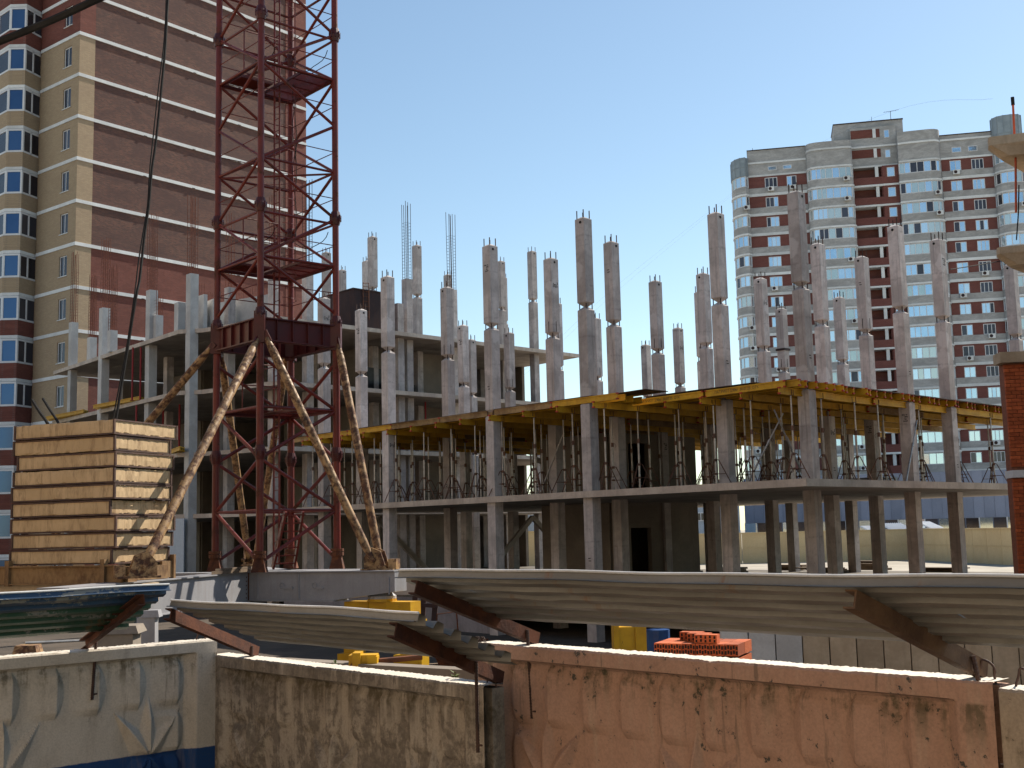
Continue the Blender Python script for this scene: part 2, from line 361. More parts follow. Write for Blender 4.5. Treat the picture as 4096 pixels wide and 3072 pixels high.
# ---------------------------------------------------------------- setting: ground
GZ = -EYE
g = MB(); g.add([(-900, -300, GZ), (900, -300, GZ), (900, 1200, GZ), (-900, 1200, GZ)], [(0, 1, 2, 3)])
o = bpy.data.objects.new('site_ground', g.mesh('site_ground', MT['sand'])); link(o); tag(o, kind='structure')
g = MB(); g.add([(-40, -30, GZ + .004), (40, -30, GZ + .004), (20, -9, GZ + .004), (-3.0, 11.8, GZ + .004), (-12, 3.8, GZ + .004), (-40, -22, GZ + .004)], [(0, 1, 2, 3, 4, 5)])
o = bpy.data.objects.new('street_pavement', g.mesh('street_pavement', MT['paving'])); link(o); tag(o, kind='structure')
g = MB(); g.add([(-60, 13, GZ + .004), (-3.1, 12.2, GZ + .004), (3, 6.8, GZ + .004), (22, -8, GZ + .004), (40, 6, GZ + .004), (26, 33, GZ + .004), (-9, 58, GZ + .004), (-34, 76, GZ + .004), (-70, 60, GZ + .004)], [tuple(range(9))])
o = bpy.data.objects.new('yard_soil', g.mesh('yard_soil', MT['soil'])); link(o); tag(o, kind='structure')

# ---------------------------------------------------------------- precast fence panels with cast relief
def fence_mat(name, cols, kind, ztop=2.43):
    m, t, b, obj, vec, rnd = newmat(name, 0.85)
    n1 = noise(t, vscale(t, vec, (1, 1, 0.5)), 4.2, 12, 0.74, 0.5); n2 = noise(t, vec, 14, 8, 0.7); n3 = noise(t, vscale(t, vec, (7, 1, 0.5)), 1.3, 6, 0.65)
    n4 = noise(t, vec, 60, 3)
    conc = mixc(t, ramp(t, n2, 0.35, 0.65), (0.17, 0.15, 0.13), (0.10, 0.088, 0.075))
    sz = t.nodes.new('ShaderNodeSeparateXYZ'); t.links.new(obj, sz.inputs[0])
    if kind == 'blue':
        paint = mixc(t, ramp(t, n1, 0.4, 0.7), cols[0], cols[1])
        edge = math_(t, 'ADD', sz.outputs[2], math_(t, 'MULTIPLY', n2, 0.02))
        paint = mixc(t, ramp(t, edge, 1.425, 1.437), cols[2], paint)
        paint = mixc(t, math_(t, 'MULTIPLY', ramp(t, n3, 0.52, 0.75), 0.35), paint, (0.30, 0.24, 0.18))
        chips = ramp(t, math_(t, 'ADD', math_(t, 'MULTIPLY', n1, .5), math_(t, 'MULTIPLY', n2, .5)), 0.64, 0.66)
    elif kind == 'peel':
        paint = mixc(t, ramp(t, n1, 0.45, 0.6), cols[0], cols[1])
        chips = ramp(t, math_(t, 'ADD', math_(t, 'MULTIPLY', n1, .55), math_(t, 'ADD', math_(t, 'MULTIPLY', n2, .22), math_(t, 'MULTIPLY', n3, .28))), 0.475, 0.56)
        top = ramp(t, sz.outputs[2], 1.75, 2.05)
        chips = math_(t, 'MAXIMUM', chips, math_(t, 'MULTIPLY', math_(t, 'MULTIPLY', top, ramp(t, n3, 0.36, 0.52)), 0.85))
        conc = mixc(t, ramp(t, n2, 0.35, 0.65), (0.30, 0.25, 0.195), (0.20, 0.165, 0.13))
    else:
        paint = mixc(t, ramp(t, n1, 0.35, 0.65), cols[0], cols[1])
        paint = mixc(t, math_(t, 'MULTIPLY', ramp(t, n3, 0.5, 0.72), 0.45), paint, cols[2])
        chips = ramp(t, math_(t, 'ADD', math_(t, 'MULTIPLY', n1, .42), math_(t, 'MULTIPLY', n2, .58)), 0.575, 0.60)
    moss = math_(t, 'MULTIPLY', math_(t, 'MULTIPLY', ramp(t, sz.outputs[2], ztop - .42, ztop - .15), math_(t, 'SUBTRACT', 1.0, ramp(t, sz.outputs[2], ztop - .135, ztop - .115))), ramp(t, math_(t, 'ADD', math_(t, 'MULTIPLY', n3, .6), math_(t, 'MULTIPLY', n2, .4)), 0.46, 0.60))
    drip = math_(t, 'MULTIPLY', ramp(t, noise(t, vscale(t, vec, (16, 1, 1.1)), 1.2, 6, .6), 0.62, 0.70), ramp(t, sz.outputs[2], 1.2, ztop - .1))
    crack = t.nodes.new('ShaderNodeTexVoronoi'); crack.feature = 'DISTANCE_TO_EDGE'; crack.inputs['Scale'].default_value = 1.5
    wv = t.nodes.new('ShaderNodeVectorMath'); wv.operation = 'ADD'; t.links.new(vec, wv.inputs[0])
    cs = t.nodes.new('ShaderNodeCombineXYZ'); t.links.new(math_(t, 'MULTIPLY', n2, 0.7), cs.inputs[0]); t.links.new(math_(t, 'MULTIPLY', n1, 0.9), cs.inputs[2]); t.links.new(cs.outputs[0], wv.inputs[1])
    t.links.new(wv.outputs[0], crack.inputs['Vector'])
    ck = math_(t, 'MULTIPLY', math_(t, 'SUBTRACT', 1.0, ramp(t, crack.outputs['Distance'], 0.0, 0.006)), ramp(t, n1, 0.5, 0.62))
    c = mixc(t, chips, paint, conc)
    c = mixc(t, math_(t, 'MULTIPLY', moss, 0.8), c, (0.11, 0.085, 0.045))
    c = mixc(t, math_(t, 'MULTIPLY', drip, 0.55), c, (0.13, 0.10, 0.07))
    c = mixc(t, math_(t, 'MULTIPLY', ck, 0.75), c, (0.05, 0.042, 0.036))
    c = mixc(t, math_(t, 'MULTIPLY', ramp(t, n4, 0.35, 0.7), 0.18), c, (0.09, 0.075, 0.06))
    t.links.new(c, b.inputs['Base Color'])
    bump(t, b, math_(t, 'SUBTRACT', math_(t, 'MULTIPLY', n4, 0.5), math_(t, 'ADD', math_(t, 'MULTIPLY', chips, 0.8), ck)), 0.45, 0.006)
    return m
MT['fence_white'] = fence_mat('white_and_blue_fence_paint', [(0.64, 0.56, 0.46), (0.54, 0.465, 0.375), (0.012, 0.06, 0.19)], 'blue')
MT['fence_grey'] = fence_mat('peeling_grey_fence_paint', [(0.50, 0.42, 0.33), (0.40, 0.33, 0.26)], 'peel', 2.28)
MT['fence_pink'] = fence_mat('faded_pink_fence_paint', [(0.58, 0.345, 0.245), (0.51, 0.30, 0.21), (0.60, 0.45, 0.33)], 'pink', 2.54)
MT['fence_beige'] = fence_mat('beige_fence_concrete', [(0.54, 0.43, 0.32), (0.42, 0.33, 0.245), (0.30, 0.24, 0.18)], 'pink')

MT['fencetop'] = surf('pale_fence_top', (0.74, 0.66, 0.56), (0.60, 0.53, 0.44), 5, grain=50, bstr=0.4, vary=0.05)  # paler tone for the top faces alone
def noise1(x):
    return .5 + .25 * math.sin(x * 3.1) + .15 * math.sin(x * 7.7 + 1.3) + .10 * math.sin(x * 19.1 + .4)
def relief(u, v, L, seed, mir=1):
    """height of the cast front above the field, u along the panel, v down from its top"""
    bw, bt, H = 0.26, 0.13, 0.085
    e = min(u, L - u)
    fr = max(min(1, max(0, (bw + .05 - e) / 0.10)), min(1, max(0, (bt - v) / 0.015)))
    h = 0.0
    n = int((L - 2 * bw) / 0.365); pitch = (L - 2 * bw) / n
    i = int((u - bw) / pitch)
    if 0 <= i < n:
        du = u - (bw + (i + .5) * pitch)
        rows = [(0.37, 0.23)] + ([(0.83, 0.2), (1.25, 0.2)] if i in (0, n - 1) else [])
        for vc, hh in rows:
            if abs(v - vc) < hh:
                q = 1 - ((v - vc) / hh) ** 2; dm = du * mir + .07; wq = .085 * q; hq = .05 * min(1, 2 * q)
                if -wq < dm <= 0: h = max(h, hq * (dm + wq) / wq)
                elif 0 < dm < .26: h = max(h, hq * (1 - dm / .26))
    ns = 3
    for s in range(ns):
        cu = L * (s + 0.5) / ns; dx, dy = u - cu, -(v - 1.02)
        rr = math.hypot(dx, dy)
        if rr < 0.62:
            for a in (90, 52, 128, 270, 232, 308):
                ca, sa = math.cos(R(a)), math.sin(R(a))
                tt = dx * ca + dy * sa; pp = abs(-dx * sa + dy * ca)
                if 0 <= tt < 0.55:
                    wdt = 0.11 * min(1, (0.55 - tt) / 0.4) * min(1, tt / 0.12 + .15)
                    if wdt > 0.004 and pp < wdt: h = max(h, 0.075 * (1 - pp / wdt) * min(1, wdt / 0.06))
    return max(h, fr * H)
def fence_panel(name, P0, d, L, ztop, mat, label, seed, loops=(), mir=1):
    d = Vector((d[0], d[1], 0)).normalized(); yaw = math.atan2(d.y, d.x)
    rnd = random.Random(seed)
    root = empty(name, (P0[0], P0[1], GZ), label, 'fence panel', None, yaw)
    Ht = ztop - GZ; H = min(Ht, 2.5)
    nu, nv = int(L / 0.0135), int(H / 0.018)
    mb = MB()
    jig = [rnd.uniform(-1, 1) for _ in range(nu + 1)]
    for j in range(nv + 1):
        v = H * j / nv
        for i in range(nu + 1):
            u = L * i / nu
            zz = Ht - v
            if j == 0: zz -= 0.004 * abs(jig[i]) + .02 * max(0, noise1(u * 2.3 + seed * 7) - .62)
            mb.v.append((u, -0.05 - relief(u, v, L, seed, mir) + (0.01 * (j == 0)), zz))
    for j in range(nv):
        for i in range(nu):
            a = j * (nu + 1) + i
            mb.f.append((a, a + nu + 1, a + nu + 2, a + 1)); mb.m.append(0)
    # top, ends and back
    b0 = len(mb.v)
    for i in range(nu + 1): mb.v.append((L * i / nu, 0.075, Ht - 0.008 * rnd.random()))
    for i in range(nu): mb.f.append((i, i + 1, b0 + i + 1, b0 + i)); mb.m.append(1)
    mb.box(0.003, L - 0.003, -0.045, 0.075, Ht - H - 0.0, Ht - 0.03)
    me = mb.mesh('panel', [mat, MT['fencetop']]); bpo = bpy.data.objects.new('panel', me); link(bpo, root)
    for u in loops:
        lp = MB(); pts = []
        for k in range(13):
            a = math.pi * k / 12
            pts.append((u + 0.045 * math.cos(a) + 0.01 * math.sin(3 * a), 0.01, Ht - 0.02 + 0.03 + 0.085 * math.sin(a)))
        pts = [(pts[0][0] + .01, 0.01, Ht - 0.05)] + pts + [(pts[-1][0] - .01, 0.01, Ht - 0.05)]
        lp.tube(pts, 0.007, 6)
        part('lifting_loop', lp, MT['rebar'], root, True, True)
    return root
dR = Vector((.687, -.726, 0)).normalized(); nR = Vector((-.726, -.687, 0)).normalized()
dL = Vector((.745, .667, 0)).normalized(); nL = Vector((.667, -.745, 0)).normalized()
PINK = atZ(1958, 2563, -.858); PINK.z = 0
MID = atZ(885, 2611, -1.12); MID.z = 0
LEND = Vector((-3.03, 11.93, 0)); LST = LEND - dL * 4.0
ZP, ZM, ZL = -.858, -1.12, -.97
fence_panel('fence_panel', LST, dL, 4.0, ZL, MT['fence_white'], 'white fence panel with a blue painted band along its foot', 3, (3.9,), -1)
fence_panel('fence_panel', MID, dR, 4.04, ZM, MT['fence_grey'], 'grey fence panel with badly peeling paint beside the pink one', 5, (3.97,))
fence_panel('fence_panel', PINK, dR, 4.18, ZP, MT['fence_pink'], 'faded pink fence panel with chipped paint under the longest corrugated sheet', 8, (4.08,))
fence_panel('fence_panel', PINK + dR * 4.2 - nR * 0.02, dR, 4.0, ZP - .035, MT['fence_beige'], 'bare beige fence panel continuing the pink one', 9, (.08,))

# ---------------------------------------------------------------- corrugated sheets on rusty brackets over the pavement
def sheet_mat(name, stripes=None):
    m, t, b, obj, vec, rnd = newmat(name, 0.42, 0.3, 0.5)
    n1 = noise(t, vscale(t, vec, (0.5, 2.2, 2.2)), 1.4, 8, 0.65, 0.4); n2 = noise(t, vec, 22, 5, 0.65)
    n3 = noise(t, vscale(t, vec, (2.6, 0.8, 0.8)), 1.1, 6, 0.7, 0.5)
    c = mixc(t, ramp(t, n1, 0.3, 0.7), (0.27, 0.26, 0.235), (0.17, 0.162, 0.143))
    if stripes:
        sy = t.nodes.new('ShaderNodeSeparateXYZ'); t.links.new(obj, sy.inputs[0])
        w = math_(t, 'ADD', sy.outputs[1], math_(t, 'MULTIPLY', n1, 0.06))
        c = mixc(t, 0.5, c, (0.16, 0.15, 0.12))
        lowc = mixc(t, ramp(t, w, -0.62, -0.52), stripes[1], stripes[0])
        msk = ramp(t, math_(t, 'ADD', math_(t, 'MULTIPLY', n1, .75), math_(t, 'MULTIPLY', n2, .25)), 0.415, 0.435)
        c = mixc(t, msk, c, lowc)
    rust = ramp(t, n3, 0.60, 0.72)
    c = mixc(t, math_(t, 'MULTIPLY', rust, 0.7), c, (0.22, 0.10, 0.04))
    c = mixc(t, math_(t, 'MULTIPLY', ramp(t, n2, 0.4, 0.75), 0.22), c, (0.14, 0.12, 0.095))
    t.links.new(c, b.inputs['Base Color'])
    rr = t.nodes.new('ShaderNodeMapRange'); t.links.new(n1, rr.inputs[0]); rr.inputs[3].default_value = 0.35; rr.inputs[4].default_value = 0.65
    t.links.new(rr.outputs[0], b.inputs['Roughness'])
    bump(t, b, n2, 0.12, 0.004)
    return m
MT['sheet'] = sheet_mat('galvanised_corrugated_sheet')
MT['sheet_green'] = sheet_mat('green_and_blue_painted_sheet', [(0.018, 0.07, 0.035), (0.012, 0.045, 0.10)])
MT['bead'] = surf('edge_glint_zinc', (0.80, 0.80, 0.79), (0.66, 0.65, 0.63), 3, rough=0.4, grain=40, bstr=0.05)
def visor(name, base, d, n, t0, t1, w0, w1, z0, z1, mat, label, seed, skew0=0.0, holes=()):
    """ridges run along the fence; local x along the fence, y outwards"""
    yaw = math.atan2(d.y, d.x); rnd = random.Random(seed)
    sgn = 1 if Vector((-d.y, d.x, 0)).dot(n) > 0 else -1
    slope = math.atan2(z1 - z0, w1 - w0); W = math.hypot(z1 - z0, w1 - w0)
    nr = 6; pit = W / nr; dep = 0.056
    prof = []
    for k in range(nr):
        s = k * pit
        prof += [(s, 0), (s + pit * .40, 0), (s + pit * .52, dep), (s + pit * .88, dep)]
    prof += [(W - .02, 0), (W, 0.0)]
    ca, sa = math.cos(slope), math.sin(slope)
    loc = base + d * t0 + n * w0; loc.z = z0
    nx = max(20, int((t1 - t0) / 0.06)); mb = MB(); npf = len(prof) + 1
    edge = []
    xs = [(t1 - t0) * i / nx for i in range(nx + 1)]; hx = [(rnd.uniform(.3, (t1 - t0) - .3), rnd.randrange(1, len(prof) - 2), rnd.uniform(.006, .012)) for _ in range(int((t1 - t0) * 2.2))]
    for a_, j_, r_ in hx: xs += [a_ - r_, a_ + r_]
    xs = sorted(xs); nx = len(xs) - 1
    dents = [(rnd.uniform(0, t1 - t0), rnd.uniform(.2, .9), rnd.uniform(.08, .25), rnd.uniform(-.006, .004)) for _ in range(int((t1 - t0) * 2))]
    for i in range(nx + 1):
        x = xs[i]
        wob = 0.005 * math.sin(x * 1.7 + seed) + 0.0025 * math.sin(x * 5.1 + 2 * seed)
        for j, (s, h) in enumerate(prof):
            f = s / W
            xx = x + skew0 * f * (1 - i / nx)
            zz = s * sa + h * ca + sum(dz_ * math.exp(-((x - dx_) / dr_) ** 2 - ((f - df_) / .18) ** 2) for dx_, df_, dr_, dz_ in dents) + wob * f + 0.0015 * math.sin(x * 9 + j * 2.1)
            mb.v.append((xx, -sgn * -(s * ca - h * sa), zz))
        s, h = prof[-1]                                    # turned edge
        mb.v.append((x + skew0 * (1 - i / nx), -sgn * -(s * ca + 0.012), s * sa + wob - 0.004))
        s, h = prof[-3]; edge.append((x + skew0 * (s / W) * (1 - i / nx), -sgn * -(s * ca - h * sa + .006), s * sa + h * ca + wob * s / W + .002))
    hs = set(holes)
    for i in range(nx):
        for j in range(npf - 1):
            a = i * npf + j
            if any(j == j_ and abs((xs[i] + xs[i + 1]) / 2 - a_) < r_ for a_, j_, r_ in hx) and j % 4 in (0, 2): continue
            mb.f.append((a, a + 1, a + npf + 1, a + npf)); mb.m.append(0)
    # sheet thickness: second skin just below
    nv = len(mb.v); mb.v += [(x, y, z - 0.0025) for x, y, z in mb.v]; mb.f += [tuple(nv + q for q in reversed(f)) for f in list(mb.f)]; mb.m += [0] * (len(mb.f) - len(mb.m))
    me = bpy.data.meshes.new(name); me.from_pydata(mb.v, [], mb.f); me.materials.append(mat); me.update()
    o = bpy.data.objects.new(name, me); link(o); o.location = loc; o.rotation_euler = (0, 0, yaw); o['origin'] = tuple(loc)
    bd = MB(); bd.tube(edge, .0085, 8); bo_ = bpy.data.objects.new('rolled_edge', bd.mesh('rolled_edge', MT['bead'], True)); link(bo_, o)  # bead added in pale zinc to draw the sun glint along the edge
    return tag(o, label, 'metal sheet')
visor('corrugated_sheet', LEND, dL, nL, -4.6, -.98, .25, 1.15, -.80, -.43, MT['sheet_green'], 'corrugated sheet with flaking green and blue paint over the white panel', 2)
visor('corrugated_sheet', MID, dR, nR, 1.29, 4.64, .35, 1.25, -.91, -.55, MT['sheet'], 'bare galvanised corrugated sheet with a jagged end over the grey panel', 4)
visor('corrugated_sheet', PINK, dR, nR, .50, 9.5, .35, 1.25, -.645, -.295, MT['sheet'], 'longest galvanised corrugated sheet leaning out over the pink panel', 6, -.10)
MT['rustbr'] = surf('rusty_channel_steel', (0.13, 0.045, 0.022), (0.055, 0.022, 0.015), 4, rough=0.8, grain=45, vary=0.2, bstr=0.5)
MT['ochrebr'] = surf('ochre_rusty_channel_steel', (0.17, 0.095, 0.05), (0.085, 0.045, 0.026), 4, rough=0.7, grain=45, vary=0.1, bstr=0.5)
def bracket(base, d, n, t, zt, zo, mat, label, lean=0.0, rod_l=.62, wrod=.10, t2=None):
    p = base + d * t - n * .09; p.z = zt + .030
    q = base + d * (t if t2 is None else t2) + n * (1.25 if base is not LEND else 1.13); q.z = zo - .068
    root = empty('sheet_bracket', tuple(base + d * t + Vector((0, 0, zt))), label, 'bracket')
    mb = MB(); H, B, T = .048, .065, .010
    mb.extr([(-B / 2, -H), (B / 2, -H), (B / 2, -H + T), (-B / 2 + T, -H + T), (-B / 2 + T, H - T), (B / 2, H - T), (B / 2, H), (-B / 2, H)], p, q)
    part('channel', mb, mat, root)
    rb = MB(); a = p.lerp(q, wrod / 1.39 + .07) + d * .045; pts = []; rs = []
    nn = 60
    for k in range(nn + 1):
        f = k / nn
        pts.append(a + Vector((0, 0, .03 - rod_l * f)) + d * (lean * f)); rs.append(.0125 if k % 2 else .0150)
    rb.tube(pts, rs, 7)
    part('rebar_rod', rb, MT['rebar'], root, False)
    bb = MB(); e = pts[-6]; bb.tube([e - d * .0 , e + d * .045 - n * .002], .008, 6)
    part('bolt', bb, MT['rebar'], root)
    return root
bracket(LEND, dL, nL, -1.24, ZL, -.43, MT['rustbr'], 'rusty bracket under the green and blue sheet', -.03, .58, .12)
bracket(MID, dR, nR, .50, ZM, -.55, MT['rustbr'], 'dark rusty bracket at the corner where white and grey panels meet', 0, .62, .02, 1.30)
bracket(MID, dR, nR, 3.98, ZM, -.55, MT['rustbr'], 'dark rusty bracket under the jagged end of the grey sheet', 0, .64, .30, 4.40)
bracket(PINK, dR, nR, .44, ZP, -.295, MT['rustbr'], 'dark rusty bracket on the free corner of the pink panel', .03, .66, .06, .60)
bracket(PINK, dR, nR, 4.02, ZP, -.295, MT['ochrebr'], 'ochre brown bracket at the end of pink panel beside beige panel', .10, .62, .10)
# tangle of tie wire hanging at the pink panel's corner
w = MB(); c = PINK + nR * .10; c.z = ZP - .05
rn = random.Random(4)
for k in range(5):
    pts = []; ph = rn.uniform(0, 6)
    for i in range(16):
        a = ph + i * .55
        pts.append(c + dR * (.05 * math.cos(a) + .02 * k - .04) + Vector((0, 0, .09 * math.sin(a) - .05 * (k == 2) * i * .2)) + nR * (.012 * math.sin(2 * a)))
    w.tube(pts, .004, 5)
single('wire_tangle', w, MT['rebar'], 'tangle of rusty tie wire hanging on the pink panel corner', 'wire')

# ---------------------------------------------------------------- the frame under construction: axes a (along the long side) and b (depth)
eB = Vector((math.cos(R(44)), math.sin(R(44)), 0)); eA = Vector((math.cos(R(131.8)), math.sin(R(131.8)), 0))
eW = Vector((-eB.y, eB.x, 0))
KC = Vector((8.63, 34.37, 0)) - eA * 1.8 - eB * 3.0
def ab(a, b, z=0.0):
    p = KC + eA * a + eB * b; p.z = z; return p
def to_ab(p):
    q = Vector((p[0], p[1], 0)) - KC; det = eA.x * eB.y - eA.y * eB.x
    return ((q.x * eB.y - q.y * eB.x) / det, (eA.x * q.y - eA.y * q.x) / det)
def abpoly(pts): return [tuple(ab(a, b))[:2] for a, b in pts]
S1, DK, G3 = 1.20, 4.16, 7.03
def wall_ab(mb, a0, b0, a1, b1, z0, z1, th=.2):
    p, q = ab(a0, b0), ab(a1, b1); d = (q - p).normalized(); s = Vector((-d.y, d.x, 0)) * (th / 2)
    mb.obox((p + q) / 2 + Vector((0, 0, (z0 + z1) / 2)), (q - p) / 2, s, (0, 0, (z1 - z0) / 2))
frame1 = empty('unfinished_building', tuple(ab(13, 10, GZ)), 'two storey concrete frame carrying the yellow formwork deck', 'frame building')
def tiles(root, a0, a1, b0, b1, ztop, n_a, n_b, notch=None):
    """precast slab tiles with open joints below a thin continuous topping"""
    da, db = (a1 - a0) / n_a, (b1 - b0) / n_b
    mb = MB(); j = 0.02
    for (z0, z1) in ((ztop - .20, ztop - .05),):
        c = [ab(j, j), ab(da - j, j), ab(da - j, db - j), ab(j, db - j)]; c0 = ab(0, 0)
        mb.prism([((p - c0).x, (p - c0).y) for p in c], -.20, -.05)
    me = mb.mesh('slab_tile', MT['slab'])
    for i in range(n_a):
        for k in range(n_b):
            if notch and notch(a0 + da * (i + .5), b0 + db * (k + .5)): continue
            inst('slab_tile', me, root, ab(a0 + da * i, b0 + db * k, ztop), local=False)
def slab(root, poly, ztop, thick, name='slab', m='darkened'):
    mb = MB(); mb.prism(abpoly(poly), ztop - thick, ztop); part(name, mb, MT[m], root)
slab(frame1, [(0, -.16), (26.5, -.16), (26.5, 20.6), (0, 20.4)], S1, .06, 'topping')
tiles(frame1, 0, 26.5, -.14, 20.4, S1, 9, 7)
rim = MB()
for p_, q_ in (((0, -.16), (26.5, -.16)), ((0, -.16), (0, 20.4))): wall_ab(rim, p_[0], p_[1], q_[0], q_[1], S1 - .198, S1 + .003, .03)
part('slab_edge', rim, MT['slabedge'], frame1)
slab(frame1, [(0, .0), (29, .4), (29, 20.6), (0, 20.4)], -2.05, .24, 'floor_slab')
def column_mesh(zb, zt, gaps, half=.19, tex=True):
    mb = MB(); rb = MB(); c = (0, 0); z = zb
    inset = half - .05
    for g in gaps:
        mb.frust(c, eB, eW, half, z, half, g - .125); mb.frust(c, eB, eW, half, g - .125, .05, g); mb.frust(c, eB, eW, .05, g, half, g + .125)
        for i in (-1, 1):
            for k in (-1, 1):
                p = eB * (i * inset) + eW * (k * inset); rb.tube([p + Vector((0, 0, g - .15)), p + Vector((0, 0, g + .15))], .019, 5, False)
        z = g + .125
    mb.frust(c, eB, eW, half, z, half, zt); mb.frust(c, eB, eW, half, zt, .07, zt + .075)
    for i in (-1, 1):
        for k in (-1, 1):
            p = eB * (i * inset) + eW * (k * inset); rb.tube([p + Vector((0, 0, zt - .03)), p + Vector((0, 0, zt + .29))], .019, 5)
    return mb, rb
ZT = 9.86
cmb, crb = column_mesh(GZ, ZT, [4.03, G3])
col_me = cmb.mesh('column', MT['precast']); reb_me = crb.mesh('starter_bars', MT['rebar'])
hole = MB(); hole.tube([(0, 0, 0), (0, -.012, 0)], .045, 12)
hole_me = hole.mesh('lifting_hole', MT['dark'])
slot = MB(); slot.box(-.013, .013, -.006, .01, -.19, .19); slot_me = slot.mesh('cast_slot', MT['dark'])
mark = MB(); rm = random.Random(5)
for r_ in range(4):
    zz = .12 - .07 * r_; x = -.09 + .015 * r_
    while x < .09:
        wd_ = rm.uniform(.012, .03)
        if rm.random() > .25: mark.box(x, x + wd_, -.003, .004, zz - rm.uniform(.018, .028), zz + rm.uniform(.012, .026))
        x += wd_ + .010
mark_me = mark.mesh('stencil_marks', MT['stencil'])
dots = MB(); dots.box(-.06, .04, -.004, .01, .03, .055); dots.box(-.04, .06, -.004, .01, -.05, -.025)
dots_me = dots.mesh('cast_in_plates', MT['dark'])
YB = R(44); 
def column(root, X, Y, i=0, slots=False, marks=True, side=None, dz=0.0):
    """X, Y is the corner that faces the camera"""
    c = Vector((X, Y + .27, 0))
    o = inst('column', col_me, root, c, local=False)
    inst('starter_bars', reb_me, o)['kind'] = 'stuff'
    rr = random.Random(i * 7 + 3)
    # faces towards the camera: left (-eB side) and right (-eW side)
    sd = rr.random() < .5 if side is None else side
    def on(me, nm, right, off, z, jit=0):
        if right: p = -eW * .191 + eB * off; rz = YB
        else: p = -eB * .191 + eW * off; rz = YB - math.pi / 2
        h = inst(nm, me, o, p + Vector((0, 0, z))); h.rotation_euler = (0, 0, rz); return h
    on(hole_me, 'lifting_hole', sd, rr.uniform(-.05, .05), ZT - .12)
    if slots:
        for s_ in (True, False): on(slot_me, 'cast_slot', s_, 0, G3 + .33)
    if marks and rr.random() < .7:
        mk = on(mark_me, 'stencil_marks', rr.random() < .6, 0, rr.choice([ZT - .95, ZT - .8, 3.2, 3.4])); mk.rotation_euler.y = rr.choice([0, math.pi / 2])
    if rr.random() < .8: on(dots_me, 'cast_in_plates', rr.random() < .5, 0, rr.choice([ZT - 1.0, 4.9, 5.1, -.9, 1.9]))
    return o
cols = [(-6.6, 51.46), (-4.72, 44.81), (-2.56, 47.12, 1), (-2.3, 56.06), (-.66, 40.15), (-.1, 58.52, 1), (1.52, 42.38, 1), (2.4, 36.82), (3.55, 40.09),
        (5.87, 46.83, 1), (8.34, 58.28), (8.06, 49.2, 1), (6.6, 36.58), (10.1, 46.76), (12.45, 53.59, 1), (8.63, 34.37), (10.96, 41.05), (14.47, 51.19),
        (13.17, 43.29, 1), (12.99, 38.73), (15.14, 40.83), (19.55, 45.24), (-7.8, 48.7), (-2.07, 60.4), (4.0, 55.0, 1), (7.3, 63.5), (7.6, 45.6), (2.0, 51.0)]
for i, c in enumerate(cols): column(frame1, c[0], c[1], i, len(c) > 2)
# steel clamp round one column
# cast core walls with a dark doorway
core = MB()
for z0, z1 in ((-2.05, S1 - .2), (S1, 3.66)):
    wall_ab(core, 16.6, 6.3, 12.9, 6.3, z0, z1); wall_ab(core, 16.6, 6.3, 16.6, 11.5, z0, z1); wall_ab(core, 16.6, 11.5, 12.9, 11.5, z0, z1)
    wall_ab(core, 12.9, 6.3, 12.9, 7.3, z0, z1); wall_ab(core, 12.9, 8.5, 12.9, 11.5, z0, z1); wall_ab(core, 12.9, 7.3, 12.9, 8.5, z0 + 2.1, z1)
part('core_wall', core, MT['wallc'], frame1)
seams = MB()
for a in (15.4, 14.1):
    wall_ab(seams, a + .012, 6.19, a - .012, 6.19, -2.05, .94, .012)
part('wall_joint', seams, MT['rustdark'], frame1)
# plinth wall along the long side, and tall blocks behind
pl = MB(); wall_ab(pl, 26.5, .35, 12.7, .35, GZ, -2.29, .25); part('plinth_wall', pl, MT['plinth'], frame1)
br = MB()
for (a0, b0, z0, a1, b1, z1) in ((24.7, 10.3, -1.9, 24.7, 13.4, .7), (24.7, 3.9, .7, 24.7, 7.0, -1.9), (18.8, 13.8, 1.3, 24.7, 13.6, 3.6), (24.7, 13.4, .7, 24.7, 16.6, -1.9), (18.8, 19.4, 1.2, 18.8, 14.2, 3.5)):
    br.bar(ab(a0, b0, z0), ab(a1, b1, z1), .16, .22)
part('diagonal_brace', br, MT['slab'], frame1)
# column clamp ring
cl = MB(); cx, cy = 12.45, 53.59 + .27; zc = 7.95
cl.frust((cx, cy), eB, eW, .24, zc, .24, zc + .09); single('column_clamp', cl, MT['rustdark'], 'dark steel clamp ring round one tall grey column', 'clamp')

# ---------------------------------------------------------------- formwork deck: props, main beams, joists, plywood
def ibeam(L):
    mb = MB(); mb.box(0, L, -.04, .04, -.10, -.062); mb.box(0, L, -.04, .04, .062, .10); mb.box(.0, L, -.014, .014, -.063, .063); return mb
def capmesh():
    mb = MB(); mb.box(-.006, .05, -.043, .043, -.103, -.058); mb.box(-.006, .05, -.043, .043, .058, .103); return mb
cap_me = capmesh().mesh('end_cap', MT['redcap'])
beam_mes = {}
def beam(p, q, label, group, cat='timber beam', old=False, caps=(False, False)):
    L = round((q - p).length, 2); k = (L, old)
    if k not in beam_mes: beam_mes[k] = ibeam(L).mesh('formwork_joist', MT['oldbeam' if old else 'yellow'])
    o = bpy.data.objects.new('formwork_joist', beam_mes[k]); link(o); o.location = p; d = q - p
    o.rotation_euler = (0, -math.asin(d.z / d.length), math.atan2(d.y, d.x)); o['origin'] = tuple(p)
    if caps[0]: inst('end_cap', cap_me, o)
    if caps[1]:
        e = inst('end_cap', cap_me, o, (L, 0, 0)); e.rotation_euler = (0, 0, math.pi)
    return tag(o, label, cat, group)
ZJ, ZMn = DK - .02 - .10, DK - .02 - .30
rj = random.Random(21)
bl = []                                                   # joist lines
b = 2.15
while b < 20.2: bl.append(b); b += .475
